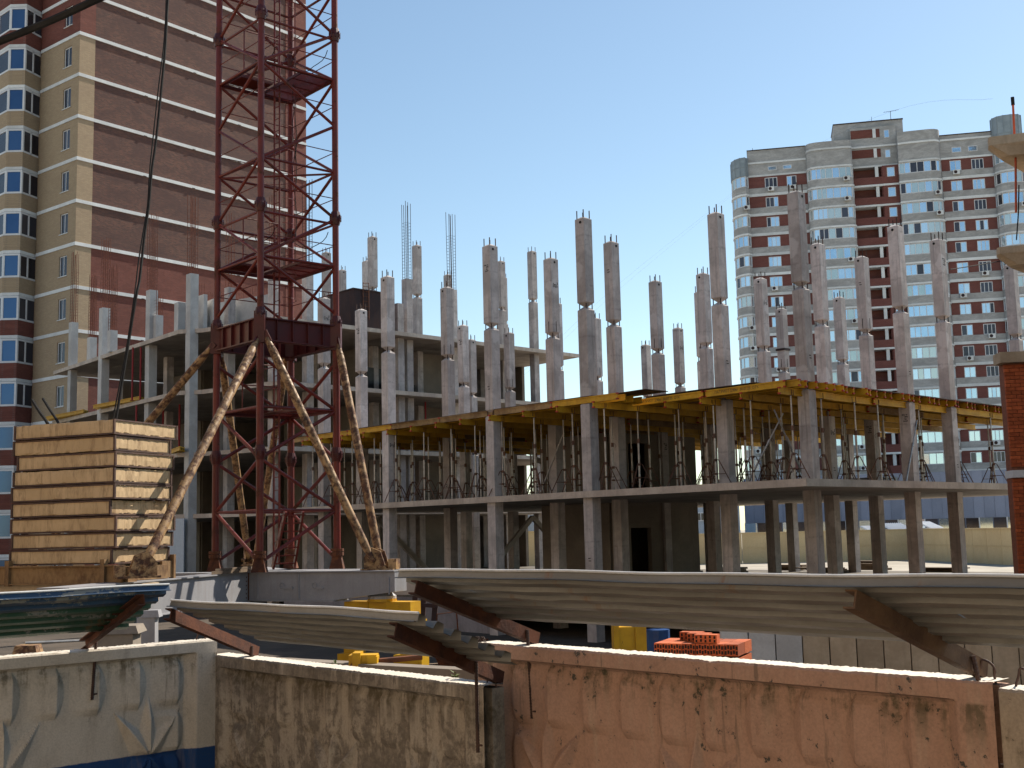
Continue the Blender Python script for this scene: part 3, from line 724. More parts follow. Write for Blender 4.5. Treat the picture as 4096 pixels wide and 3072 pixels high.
def in_deck(a, b): return 1.6 < a < 25.6 and b > (0.4 if a > 6.6 else 2.0)
JL = 'yellow timber joist laid across the main formwork beams'
for k, b in enumerate(bl):
    a = 1.55 + rj.uniform(-.10, .12) + (.02 * b); first = True; odd = k % 2
    while a < 25:
        L = 3.9 if not (first and odd) else 2.65
        e = min(a + L, 25.6)
        if e - a > .6:
            beam(ab(a, b + .045 * (1 if not first and odd else 0), ZJ), ab(e, b + .045 * (1 if not first and odd else 0), ZJ), JL, 'joists of the formwork deck', old=rj.random() < .06, caps=(first, False))
        a = e + .02; first = False
for k, b in enumerate((.0, .5, 1.0, 1.55)):
    a = 6.7 + .12 * k
    while a < 25:
        L = 2.9; e = min(a + L, 25.5)
        if e - a > .5:
            if k == 0:
                beam(ab(a, b + .035 * a / 25, ZJ), ab(e, b + .035 * e / 25, ZJ), 'edge joist with weathered sides along the long edge of the deck', 'edge joists of the formwork deck', old=rj.random() < .6, caps=(True, True))
            else: beam(ab(a, b, ZJ), ab(e, b, ZJ), JL, 'joists of the formwork deck')
        a = e + .03
# printed edge joists at the near corner
def lettering(txt, p, d, size, parent):
    cu = bpy.data.curves.new('lettering', 'FONT'); cu.body = txt; cu.size = size; cu.extrude = 0.0
    tmp = bpy.data.objects.new('tmp', cu); link(tmp)
    dg = bpy.context.evaluated_depsgraph_get(); me = bpy.data.meshes.new_from_object(tmp.evaluated_get(dg))
    bpy.data.objects.remove(tmp); me.name = 'lettering'; me.materials.clear(); me.materials.append(MT['stencil'])
    o = bpy.data.objects.new('lettering', me); link(o, parent); return o
for a0, txt in ((4.95, '\u041f\u0410\u0422\u0420\u0418\u041e\u0422 2,90\u043c  30.07.25  \u041e\u0422\u041a'), (1.95, '\u041f\u0410\u0422\u0420\u0418\u041e\u0422 2,90\u043c  30.07.25  \u041e\u0422\u041a')):
    o = beam(ab(a0 + 2.9, 2.02, ZJ), ab(a0, 2.02, ZJ), 'printed yellow edge joist %s' % ('at the outer corner of the deck' if a0 < 3 else 'next inside the corner joist of the deck'), None, caps=(True, True))
    t_ = lettering(txt, None, None, .115, o); t_.location = (.35, -.0165, -.035); t_.rotation_euler = (math.pi / 2, 0, 0)
# main beams and props
prim = [2.05, 3.5, 5.0, 6.35, 7.55, 9.1, 10.75, 12.35, 13.9, 15.3, 16.9, 18.4, 19.9, 21.4, 22.9, 24.3]
for i, a in enumerate(prim):
    b = (1.9 if a < 6.6 else -.28) + rj.uniform(-.08, .08); first = True
    while b < 20.2:
        L = 3.9 if i % 3 else 2.9; e = min(b + L, 20.5)
        if e - b > .8: beam(ab(a + (.09 if not first else 0), b, ZMn), ab(a + (.09 if not first else 0), e, ZMn), 'yellow main beam carried on props under the deck', 'main beams of the formwork deck', old=rj.random() < .08, caps=(first, False))
        b = e - .25; first = not first
# prop
HP = ZMn - .10 - S1
prop = empty('steel_prop', (0, 0, 0), 'thin galvanised prop on a rusty tripod under the yellow deck', 'prop', 'props with tripods under the formwork deck')
mb = MB(); mb.box(-.06, .06, -.06, .06, 0, .008); part('base_plate', mb, MT['tripod'], prop, local=True)
mb = MB(); mb.tube([(0, 0, .005), (0, 0, 1.62)], .030, 8); part('outer_tube', mb, MT['zinc'], prop, True, True)
mb = MB(); mb.tube([(0, 0, 1.6), (0, 0, HP - .01)], .023, 8); part('inner_tube', mb, MT['zinc'], prop, True, True)
mb = MB(); mb.tube([(0, 0, 1.52), (0, 0, 1.66)], .046, 8); mb.tube([(-.02, 0, 1.6), (.08, .03, 1.63), (.13, .02, 1.56), (.10, -.02, 1.50)], .007, 5); part('collar', mb, MT['tripod'], prop, local=True)
mb = MB(); mb.box(-.07, .07, -.07, .07, HP - .008, HP)
for sx_ in (-1, 1):
    for sy_ in (-1, 1): mb.box(sx_ * .055 - .007, sx_ * .055 + .007, sy_ * .055 - .007, sy_ * .055 + .007, HP, HP + .16)
part('fork_head', mb, MT['tripod'], prop, local=True)
tp = MB()
for k in range(3):
    a = k * 2 * math.pi / 3 + (0.3 if k == 1 else 0); ca, sa = math.cos(a), math.sin(a)
    tp.tube([(ca * .05, sa * .05, .86), (ca * .10, sa * .10, .84), (ca * .50, sa * .50, .02)], .016, 5)
    tp.tube([(ca * .035, sa * .035, .42), (ca * .30, sa * .30, .42)], .011, 5)
tp.tube([(0, 0, .80), (0, 0, .88)], .05, 8); tp.tube([(0, 0, .39), (0, 0, .45)], .046, 8)
tripod_part = part('tripod', tp, MT['tripod'], prop, local=True)
proto_used = False
for i, a in enumerate(prim):
    b = (2.45 if a < 6.6 else .35) + rj.uniform(-.15, .15); row = 0
    while b < 20.3:
        p = ab(a, b, S1)
        near = row < 3 or a < 4
        if not proto_used: q = prop; proto_used = True
        else:
            q = copy_tree(prop)
            if not near and rj.random() < .45:
                for ch in list(q.children):
                    if ch.name.startswith('tripod'): bpy.data.objects.remove(ch)
                q['label'] = 'thin galvanised prop without a tripod deep under the yellow deck'; q['group'] = 'bare props under the formwork deck'
        q.location = p; q.rotation_euler = (0, 0, rj.uniform(0, 6.28)); b += rj.choice([1.4, 1.6, 1.9]) if row < 3 else 2.7; row += 1
# a few leaning push-pull props
for i, (a, b, da, db) in enumerate(((3.9, 2.6, -.9, .8), (2.3, 3.4, .2, -1.2), (1.7, 8.2, .2, 1.4), (12.6, 2.2, -.9, .4))):
    mb = MB(); p, q = ab(a, b, S1 + .02), ab(a + da, b + db, S1 + 2.15); mb.tube([p, p.lerp(q, .6)], .032, 8); mb.tube([p.lerp(q, .6), q], .024, 8)
    mb.tube([p.lerp(q, .58), p.lerp(q, .63)], .045, 8)
    single('leaning_prop', mb, MT['zinc'], 'bare steel prop leaning against a column on the slab', 'prop', 'leaning steel props on the slab', base=tuple(p))
# plywood sheets on top
pw = random.Random(2)
for i in range(8):
    a0, a1 = 1.75 + i * 3.0, 1.75 + (i + 1) * 3.0 - .015; lo = 2.0 if a0 < 6.0 else -.07
    lo += pw.uniform(-.04, .10)
    for j in range(4):
        b0 = lo + j * (20.2 - lo) / 4; b1 = lo + (j + 1) * (20.2 - lo) / 4 - .015
        mb = MB(); mb.prism(abpoly([(a0, b0), (a1, b0 + pw.uniform(-.03, .05) * (j == 0)), (a1, b1), (a0, b1)]), DK - .02, DK + pw.uniform(0, .006))
        single('plywood_sheet', mb, MT['ply'], 'dark film faced plywood sheet lying on the yellow joists', 'plywood', 'plywood sheets of the deck')
for (a, b, la, lb, rz) in ((7.0, 1.0, 1.1, .55, .3), (12.0, 1.4, .9, .5, -.2), (6.2, 2.6, 1.2, .6, .1), (4.2, 2.5, 1.2, .5, -.1), (17.2, .95, 1.2, .5, .15)):
    mb = MB(); c = ab(a, b, DK + .03); mb.obox(c, eA * la + eB * rz * .2, eB * lb, Vector((0, 0, .010)) + eA * .0)
    single('loose_board', mb, MT['ply'], 'loose dark board left lying near the edge of the deck', 'board', 'loose boards on the deck edge')
# starter bars standing on the far part of the deck and slab
sb = MB(); rs_ = random.Random(8)
for k in range(34):
    px = rs_.uniform(2040, 2200); Y = rs_.uniform(56, 62); p = atY(px, 1600, Y); p.z = DK
    sb.tube([p, p + Vector((rs_.uniform(-.03, .03), 0, rs_.uniform(.45, .95)))], .012, 4)
single('starter_bar_group', sb, MT['rebar'], 'thin dark starter bars standing up in rows at the far deck edge', 'rebar')
# planks and timber lying on the ground floor
rp = random.Random(12)
for k, (px, Y, w_, h_) in enumerate(((2640, 56, 2.4, .28), (2750, 50, 2.0, .30), (2940, 52, 1.6, .34), (3300, 52, 2.2, .22), (3480, 54, 1.9, .42), (3760, 50, 2.4, .18), (1960, 58, 1.5, .35), (3170, 56, 2.0, .25))):
    mb = MB(); c = atY(px, 2260, Y); c.z = -2.05
    for j in range(4):
        mb.obox(c + Vector((rp.uniform(-.2, .2), rp.uniform(-.3, .3), .03 + j * h_ / 4)), eA * (w_ / 2) * rp.uniform(.7, 1), eB * .25, (0, 0, h_ / 8.5))
    single('timber_stack', mb, MT['timber'], 'low pile of dark planks on the ground floor slab', 'timber', 'plank piles on the ground floor')
mb = MB(); c = ab(6.5, 14.5, S1)
mb.prism([tuple(c + eA * x + eB * y)[:2] for x, y in ((-.8, -.5), (.8, -.5), (.8, .5), (-.8, .5))], S1, S1 + .55)
single('stacked_trestles', mb, MT['palepanel'], 'pale green bundle of packaged material on the slab behind columns', 'bundle')

# ---------------------------------------------------------------- the taller part of the frame behind
frame2 = empty('unfinished_building', tuple(ab(41, 11, GZ)), 'taller four storey concrete frame behind the red mast and its struts', 'frame building')
OUT = [to_ab(p) for p in ((-10.85, 54.2), (-14.9, 56.75), (-16.15, 57.0), (-27.3, 70.1))]
OUT[0] = (29.4, OUT[0][1]); OUT += [(OUT[-1][0], 22.5), (29.4, 22.0)]
for zt in (10.14, 7.14, 4.14, S1):
    rim = MB()
    for p_, q_ in list(zip(OUT[:3], OUT[1:4])) + [(OUT[5], OUT[0])]: wall_ab(rim, p_[0], p_[1], q_[0], q_[1], zt - .198, zt + .003, .03)
    part('slab_edge', rim, MT['slabedge'], frame2)
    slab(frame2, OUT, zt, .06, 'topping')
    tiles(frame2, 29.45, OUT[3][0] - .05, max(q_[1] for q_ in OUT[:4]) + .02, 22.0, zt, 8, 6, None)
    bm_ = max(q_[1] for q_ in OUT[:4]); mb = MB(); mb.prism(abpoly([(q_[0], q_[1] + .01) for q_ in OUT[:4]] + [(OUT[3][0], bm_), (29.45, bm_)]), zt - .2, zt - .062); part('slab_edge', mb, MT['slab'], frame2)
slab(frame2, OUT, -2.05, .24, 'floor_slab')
def plain_column(root, p, zb, zt, half=.2, m='whitec'):
    mb = MB(); mb.frust((p.x, p.y), eB, eW, half, zb, half, zt); return part('column', mb, MT[m], root)
def cage(root, p, zb, zt, half=.16, ties=True, m='redbar', n=2):
    mb = MB(); rr = random.Random(int(p.x * 100))
    for i in range(-1, n):
        for k in (-1, 1):
            f = -1 + 2 * (i + 1) / n
            q = Vector((p.x, p.y, 0)) + eB * (f * half) + eW * (k * half)
            mb.tube([q + Vector((0, 0, zb - .1)), q + Vector((rr.uniform(-.04, .04), 0, zt + rr.uniform(-.25, .1)))], .014, 4, False)
    if ties:
        z = zb + .1
        while z < zb + (zt - zb) * .72:
            c = [Vector((p.x, p.y, z)) + eB * (i * half) + eW * (k * half) for i, k in ((-1, -1), (1, -1), (1, 1), (-1, 1), (-1, -1))]
            mb.tube(c, .006, 3, False); z += .17
    return tag(part('rebar_cage', mb, MT[m], root), kind='stuff')
# columns at the near edge that carry through all floors: photo x, y at the roof slab, top of concrete, top of bars
for px, yb, yt, yr, full, half in ((283, 1465, 1291, 1010, 1, .2), (359, 1437, 1351, 1101, 0, .2), (408, 1421, 1234, 950, 1, .22), (441, 1405, 1323, 1063, 0, .2), (598, 1364, 1163, 861, 1, .22),
                                    (623, 1362, 1263, 1168, 0, .2), (712, 1326, 1212, 0, 0, .2), (761, 1313, 1098, 782, 1, .22)):
    p = atZ(px, yb, 10.14); p = Vector((p.x, p.y + .3, 0)); zt = zat(px, yt, p.y)
    plain_column(frame2, p, GZ if full else 10.14, zt, half)
    if yr: cage(frame2, p, zt, zat(px, yr, p.y), half - .04, True, 'redbar', 3)
for a, b, yt, yr, px in ((30.2, 4.0, 1092, 772, 1095), (30.0, 5.2, 1076, 712, 1231), (30.2, 10.4, 1118, 804, 1630), (30.0, 9.6, 1216, 0, 1594), (30.4, 14.2, 1160, 846, 1810), (33.8, 3.2, 1152, 854, 919)):
    p = ab(a, b)
    if px: d = ray(px, 1300); s_ = p.y / d.y; p.x = d.x * s_
    zt = zat(px, yt, p.y) if yt else 12.9
    plain_column(frame2, p, GZ, zt, .2, 'precast')
    if yr: cage(frame2, p, zt, zat(px, yr, p.y), .16, True, 'rebar' if px > 1200 else 'redbar')
g2m, g2r = column_mesh(GZ, 15.86, [13.03]); g2 = g2m.mesh('column', MT['precast']); g2b = g2r.mesh('starter_bars', MT['rebar'])
for px, yt in ((2127, 999), (1665, 974), (1487, 938), (1302, 1003), (2002, 1040), (2011, 1107), (1464, 1039), (1790, 1096), (1365, 1076)):
    Y = 15.93 * 4750 / (2150 - (px - 1000) * .0234 - yt) * .985
    p = atY(px, yt, Y); o = inst('column', g2, frame2, (p.x, p.y + .27, 0), local=False); inst('starter_bars', g2b, o)['kind'] = 'stuff'
    h = inst('lifting_hole', hole_me, o, -eW * .191 + Vector((0, 0, 15.74))); h.rotation_euler = (0, 0, YB)
# inner columns, and inner walls added to keep the storeys dark
for a in (36.5, 42.5, 48.5):
    for b in (8.5, 14.5, 20.5): plain_column(frame2, ab(a, b), GZ, 10.0, .2, 'precast')
for a in (36.5, 42.5): plain_column(frame2, ab(a, 2.6), GZ, 10.0, .2, 'precast')
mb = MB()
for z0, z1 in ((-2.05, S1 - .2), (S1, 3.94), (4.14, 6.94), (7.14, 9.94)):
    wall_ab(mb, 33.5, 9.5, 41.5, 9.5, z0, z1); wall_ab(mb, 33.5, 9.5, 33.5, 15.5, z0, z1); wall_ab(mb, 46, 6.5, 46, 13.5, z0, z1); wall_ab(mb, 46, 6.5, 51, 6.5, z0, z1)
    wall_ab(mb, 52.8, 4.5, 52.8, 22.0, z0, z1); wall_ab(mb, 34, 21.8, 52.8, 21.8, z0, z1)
part('added_inner_wall', mb, MT['wallc'], frame2)
# white parapet walls with bars on the roof slab
for (x0, x1, yt, ys) in ((770, 822, 1192, 1), (822, 860, 1208, 1), (862, 1080, 1212, 1.02)):
    a_, b_ = atY(x0, 1250, 58.6 * ys), atY(x1, 1250, 57.9 * ys - (x1 - x0) * .006)
    mb = MB(); d = (b_ - a_); d.z = 0; zt = zat(x0, yt, 58.4 * ys)
    mb.obox(((a_.x + b_.x) / 2, (a_.y + b_.y) / 2, (10.14 + zt) / 2), d / 2, Vector((-d.y, d.x, 0)).normalized() * .1, (0, 0, (zt - 10.14) / 2)); part('parapet_wall', mb, MT['whitec'], frame2)
    rb = MB(); n = max(5, int((x1 - x0) / 9))
    for k in range(n):
        q = a_.lerp(b_, (k + .5) / n); q.z = zt - .05; rb.tube([q, q + Vector((0, 0, rs_.uniform(.35, .8)))], .012, 4, False)
    tag(part('rebar_row', rb, MT['redbar'], frame2), kind='stuff')
# panel infill on the lower storey, left of the mast
mb = MB(); a_ = atY(672, 2100, 57.0); b_ = atY(736, 2100, 56.4)
mb.prism([(a_.x, a_.y), (b_.x, b_.y), (b_.x, b_.y + .2), (a_.x, a_.y + .2)], -2.05, S1 - .2); part('infill_panel', mb, MT['palepanel'], frame2)
# red props and yellow beams on the upper floors
for px, zb in ((530, 7.14), (562, 7.14), (720, 4.14), (788, 4.14), (655, 4.14), (548, 4.14), (1700, 4.14), (1640, 4.14)):
    Y = 60.5 if px < 800 else 62; mb = MB(); p = atY(px, 1500, Y); p.z = zb; mb.tube([p, p + Vector((0, 0, 2.75))], .05, 6); mb.box(p.x - .1, p.x + .1, p.y - .1, p.y + .1, zb, zb + .02)
    single('red_prop', mb, MT['redprop'], 'red painted prop standing inside the taller frame', 'prop', 'red props inside the taller frame')
for x0, x1, y0, Y, zb in ((375, 560, 1600, 64, 7.14), (180, 335, 1650, 69.5, 7.14), (660, 720, 1810, 59.2, 4.14)):
    a_, b_ = atY(x0, y0, Y), atY(x1, y0, Y - 3.5)
    for k in range(3):
        p, q = Vector((a_.x, a_.y + k * .35, zb + .12 + .0 * k)), Vector((b_.x, b_.y + k * .35, zb + .12))
        beam(p, q, 'yellow timber beam stored on a floor of the taller frame', 'beams stored in the taller frame')
# dark rusty tank with ladder on the roof slab
tk = empty('steel_tank', tuple(ab(29.9, 7.2, 10.14)), 'dark rusty box tank standing on the roof slab of the taller frame', 'tank')
mb = MB(); c = ab(29.75, 6.2); 
mb.prism([tuple(c)[:2], tuple(c + eB * 2.45)[:2], tuple(c + eB * 2.45 + eA * 2.3)[:2], tuple(c + eA * 2.3)[:2]], 10.15, 12.05); part('body', mb, MT['rustdark'], tk)
mb = MB(); mb.prism([tuple(c - eB * .05 - eA * .05)[:2], tuple(c + eB * 2.5 - eA * .05)[:2], tuple(c + eB * 2.5 + eA * 2.35)[:2], tuple(c - eB * .05 + eA * 2.35)[:2]], 12.05, 12.11); part('rim', mb, MT['rustdark'], tk)
mb = MB(); l0 = c + eB * .55 - eA * .06; l1 = l0 + eB * .35
for l in (l0, l1): mb.tube([Vector((l.x, l.y, 10.6)), Vector((l.x, l.y, 12.45))], .02, 5)
for k in range(7): mb.tube([Vector((l0.x, l0.y, 10.75 + k * .25)), Vector((l1.x, l1.y, 10.75 + k * .25))], .014, 5)
mb.tube([Vector((l0.x, l0.y, 12.4)), Vector((l1.x, l1.y, 12.45))], .018, 5); part('ladder', mb, MT['rust'], tk)
for k, (px, yt, yb) in enumerate(((1500, 1465, 1545), (1600, 1515, 1552))):
    mb = MB(); Y = 61.5; a_ = atY(px - 40, yb, Y); b_ = atY(px + 45, yb, Y + 1.5); zt = zat(px, yt, Y)
    mb.prism([(a_.x, a_.y), (b_.x, b_.y), (b_.x + .1, b_.y + 1.4), (a_.x - .1, a_.y + 1.4)], 7.14, max(zt, 7.5)); single('covered_pile', mb, MT['tarp'], 'black tarpaulin covered pile on the third floor slab', 'pile', 'covered piles on the third floor')

# ---------------------------------------------------------------- tower crane mast on its struts
LG = {'L': Vector((-6.912, 27.574, 0)), 'F': Vector((-5.574, 26.088, 0)), 'R': Vector((-4.088, 27.426, 0)), 'B': Vector((-5.426, 28.912, 0))}
def V(k, z): p = LG[k].copy(); p.z = z; return p
CTR = (LG['L'] + LG['R']) / 2
ZN = lambda k: 12.0 - 1.14 * (11 - k)
mast = empty('tower_crane_mast', (CTR.x, CTR.y, -.75), 'dark red lattice tower crane mast rising out of the picture', 'tower crane')
for k in 'LFRB':
    mb = MB()
    mb.tube([V(k, -.72), V(k, 4.35)], .085, 12); part('leg', mb, MT['cranered'], mast, True)
    mb = MB(); mb.tube([V(k, 4.30), V(k, 21.2)], .076, 12); part('leg', mb, MT['cranered'], mast, True)
    mb = MB()
    mb.frust((LG[k].x, LG[k].y), (1, 0, 0), (0, 1, 0), .16, -.74, .09, -.42); mb.tube([V(k, -.44), V(k, -.36)], .155, 12); mb.tube([V(k, -.345), V(k, -.28)], .155, 12); part('foot', mb, MT['rust'], mast)
    for zf in (1.87, 4.95, 7.46, 12.0, 16.55):
        mb = MB(); mb.tube([V(k, zf - .16), V(k, zf - .02)], [.10, .135], 12); mb.tube([V(k, zf + .02), V(k, zf + .16)], [.135, .10], 12); mb.tube([V(k, zf - .03), V(k, zf + .03)], .12, 12)
        for i in range(8):
            a = i * math.pi / 4 + .3; q = V(k, zf) + Vector((math.cos(a) * .125, math.sin(a) * .125, 0)); mb.tube([q - Vector((0, 0, .075)), q + Vector((0, 0, .075))], .018, 6)
        part('flange', mb, MT['cranedark'], mast)
def tube_part(name, p, q, r, m='cranered', n=8):
    mb = MB(); mb.tube([p, q], r, n); return part(name, mb, MT[m], mast, True)
for k in range(0, 19):
    z0, z1 = ZN(k), ZN(k + 1)
    if 3 < k < 5: continue
    ev = k % 2 == 0
    for a_, b_ in (('F', 'R'), ('F', 'L')):          # F at even nodes
        tube_part('diagonal', V(a_, z0 if ev else z1), V(b_, z1 if ev else z0), .036 if k > 4 else .042)
    for a_, b_ in (('B', 'R'), ('B', 'L')):          # B at odd nodes
        tube_part('diagonal', V(a_, z1 if ev else z0), V(b_, z0 if ev else z1), .036 if k > 4 else .042)
for zz in (ZN(1), ZN(3), ZN(6), ZN(7) - .12, ZN(8), ZN(10), ZN(11) - .12, ZN(12), ZN(14), ZN(16)):
    for a_, b_ in (('F', 'R'), ('L', 'F'), ('B', 'R'), ('L', 'B')): tube_part('horizontal', V(a_, zz), V(b_, zz), .030)
for k_ in range(5, 19):
    for a_, b_ in (('F', 'R'), ('L', 'F'), ('B', 'R'), ('L', 'B')): tube_part('rail', V(a_, ZN(k_) + .5), V(b_, ZN(k_) + .5), .012, 'cranered', 5)
for zz in (ZN(8) - .03, ZN(12)): tube_part('horizontal', V('L', zz), V('R', zz), .026)
# deep girders joining the legs where the struts meet
for a_, b_ in (('F', 'R'), ('L', 'F'), ('B', 'R'), ('L', 'B')):
    p, q = V(a_, 4.62), V(b_, 4.62); d = (q - p).normalized(); s_ = Vector((-d.y, d.x, 0))
    mb = MB(); mb.obox((p + q) / 2, d * .98, s_ * .012, (0, 0, .25)); mb.obox((p + q) / 2 + Vector((0, 0, .25)), d * .98, s_ * .09, (0, 0, .014)); mb.obox((p + q) / 2 - Vector((0, 0, .25)), d * .98, s_ * .09, (0, 0, .014))
    for i in range(4): mb.obox(p.lerp(q, .2 + .2 * i), d * .008, s_ * .075, (0, 0, .236))
    part('girder', mb, MT['cranedark'], mast)
for k in 'LFRB':
    mb = MB(); mb.frust((LG[k].x, LG[k].y), (1, 0, 0), (0, 1, 0), .12, 4.30, .12, 4.92); part('node_box', mb, MT['cranedark'], mast)
# platforms of mesh grating with toe rails, hoop ladder
def mix2(u, v, z):
    p = LG['F'] + (LG['R'] - LG['F']) * u + (LG['L'] - LG['F']) * v; p = p.copy(); p.z = z; return p
for zz in (ZN(3) + .05, ZN(6) + .04, ZN(10) + .04, ZN(14) + .04):
    mb = MB()
    for v0, v1 in ((.04, .36),):
        for (u0, u1) in ((.05, .95),):
            c = [mix2(u0, v0, zz), mix2(u1, v0, zz), mix2(u1, v1, zz), mix2(u0, v1, zz)]
    for k in range(26):                                  # bars of the grating on the side by the right leg and on the left side
        f = k / 25
        mb.bar(mix2(.55 + .42 * f, .06, zz), mix2(.55 + .42 * f, .94, zz), .006, .02); 
        if k % 2 == 0: mb.bar(mix2(.05 + .0 * f, .55 + .4 * f, zz), mix2(.5, .55 + .4 * f, zz), .006, .02)
    for v in (.06, .28, .5, .72, .94): mb.bar(mix2(.55, v, zz - .01), mix2(.97, v, zz - .01), .012, .03)
    part('grating', mb, MT['cranered'], mast)
    mb = MB()
    for u in (.03, .55, .97): mb.bar(mix2(u, .03, zz - .03), mix2(u, .97, zz - .03), .035, .06)
    for v in (.03, .97): mb.bar(mix2(.03, v, zz - .03), mix2(.97, v, zz - .03), .035, .06)
    part('platform_frame', mb, MT['cranedark'], mast)
    mb = MB(); mb.prism([tuple(mix2(.1, .62, 0))[:2], tuple(mix2(.52, .62, 0))[:2], tuple(mix2(.52, .93, 0))[:2], tuple(mix2(.1, .93, 0))[:2]], zz + .012, zz + .02); part('hatch', mb, MT['rust'], mast)
    mb = MB()
    for u, v in ((.06, .5), (.3, .5), (.52, .5), (.52, .93)): mb.tube([mix2(u, v, zz), mix2(u, v, zz + 1.05)], .016, 6)
    for h in (.55, 1.05): mb.tube([mix2(.06, .5, zz + h), mix2(.52, .5, zz + h), mix2(.52, .93, zz + h)], .014, 6)
    part('handrail', mb, MT['cranered'], mast)
mb = MB()
for v in (.60, .72): mb.tube([mix2(.60, v, -.6), mix2(.60, v, 21)], .022, 6)
part('ladder_rail', mb, MT['cranered'], mast)
mb = MB(); z = -.4
while z < 20.9: mb.tube([mix2(.60, .60, z), mix2(.60, .72, z)], .011, 5, False); z += .3
part('ladder_rung', mb, MT['cranered'], mast)
mb = MB(); z = 5.6
while z < 14:
    pts = [mix2(.60 + .22 * math.sin(R(a)), .66 + .26 * math.cos(R(a)), z) for a in range(-20, 210, 20)]; mb.tube(pts, .007, 4, False); z += .6
for a in (30, 70, 110, 150): mb.tube([mix2(.60 + .22 * math.sin(R(a)), .66 + .26 * math.cos(R(a)), 5.6), mix2(.60 + .22 * math.sin(R(a)), .66 + .26 * math.cos(R(a)), 14)], .006, 4, False)
part('ladder_cage', mb, MT['cranered'], mast)
mb = MB()
for j, (u, v) in enumerate(((.95, .5), (.5, .95))):
    for zc in (11.4, 6.9):
        pts = [mix2(u + .02 * math.sin(i * 1.1), min(.97, v - .42 + .07 * i), zc + .25 * ((i - 5) / 5) ** 2 + .15 * j) for i in range(11)]; mb.tube(pts, .010, 5)
for zc in (8.2, 9.4, 10.2): mb.tube([mix2(.72 + .03 * math.sin(i), .45, zc - 1.2 + .35 * i) for i in range(8)], .009, 5)
part('hanging_cable', mb, MT['blackcable'], mast)
# inclined ladder in the foot of the mast
mb = MB(); p0, p1 = mix2(.75, .75, -.7), mix2(.62, .30, ZN(1)); sd = Vector((.22, .16, 0))
for s_ in (-1, 1): mb.bar(p0 + sd * s_, p1 + sd * s_ * .8, .05, .12)
for k in range(7):
    q = p0.lerp(p1, (k + .5) / 7); mb.bar(q - sd, q + sd, .12, .03)
part('stair', mb, MT['cranered'], mast)

# struts
A = atY(575, 2262, 21.75); Bf = atY(1488, 2240, 25.7); Bg = atY(1518, 2236, 26.0); Cf = Vector((-7.35, 33.0, -.6)); Df = Vector((-12.3, 30.2, -.6))
tops = {'F1': atY(1030, 1358, 26.0), 'F2': atY(1066, 1350, 26.0), 'R': atY(1352, 1378, 27.3), 'L1': atY(842, 1392, 27.5), 'L2': atY(886, 1432, 27.7), 'B': atY(1150, 1400, 29.0)}
for t_, f_ in (('F1', A), ('F2', Bf), ('R', Bg), ('L1', Df), ('L2', Cf), ('B', Cf + Vector((.15, .2, 0)))):
    p, q = tops[t_], f_
    mb = MB(); d = (q - p).normalized()
    mb.tube([p, p + d * .10, p + d * .35, q - d * .4, q - d * .1, q], [.045, .06, .092, .092, .07, .05], 14); part('strut', mb, MT['pipe'], mast, True)
    mb = MB(); mb.bar(p - d * .16, p + d * .12, .03, .16); part('strut_lug', mb, MT['cranedark'], mast)
# rusty strut shoes
def shoe(P, ang, nm):
    mb = MB(); c, s_ = math.cos(ang), math.sin(ang); ax = Vector((c, s_, 0)); ay = Vector((-s_, c, 0)); zb = -.75 if P.z < -.5 else P.z - .22
    for k in (-.12, .12):
        q = P + ay * k
        mb.add([q + ax * -.22 + ay * -.015 + Vector((0, 0, zb - P.z)), q + ax * .30 + ay * -.015 + Vector((0, 0, zb - P.z)), q + ax * .16 + ay * -.015 + Vector((0, 0, .18)), q + ax * -.05 + ay * -.015 + Vector((0, 0, .26)), q + ax * -.22 + ay * -.015 + Vector((0, 0, .05)),
                q + ax * -.22 + ay * .015 + Vector((0, 0, zb - P.z)), q + ax * .30 + ay * .015 + Vector((0, 0, zb - P.z)), q + ax * .16 + ay * .015 + Vector((0, 0, .18)), q + ax * -.05 + ay * .015 + Vector((0, 0, .26)), q + ax * -.22 + ay * .015 + Vector((0, 0, .05))],
               [(0, 1, 2, 3, 4), (9, 8, 7, 6, 5), (0, 5, 6, 1), (1, 6, 7, 2), (2, 7, 8, 3), (3, 8, 9, 4), (4, 9, 5, 0)])
    mb.tube([P - ay * .2, P + ay * .2], .05, 8); mb.obox(Vector((P.x, P.y, zb + .02)) + ax * .1, ax * .38, ay * .2, (0, 0, .02)); mb.obox(Vector((P.x, P.y, zb + .13)) + ax * .42, ax * .09, ay * .12, (0, 0, .11))
    return part(nm, mb, MT['pipe'], mast)
shoe(A, R(205), 'strut_shoe'); shoe((Bf + Bg) / 2, R(-15), 'strut_shoe'); shoe(Cf, R(100), 'strut_shoe'); shoe(Df, R(160), 'strut_shoe')

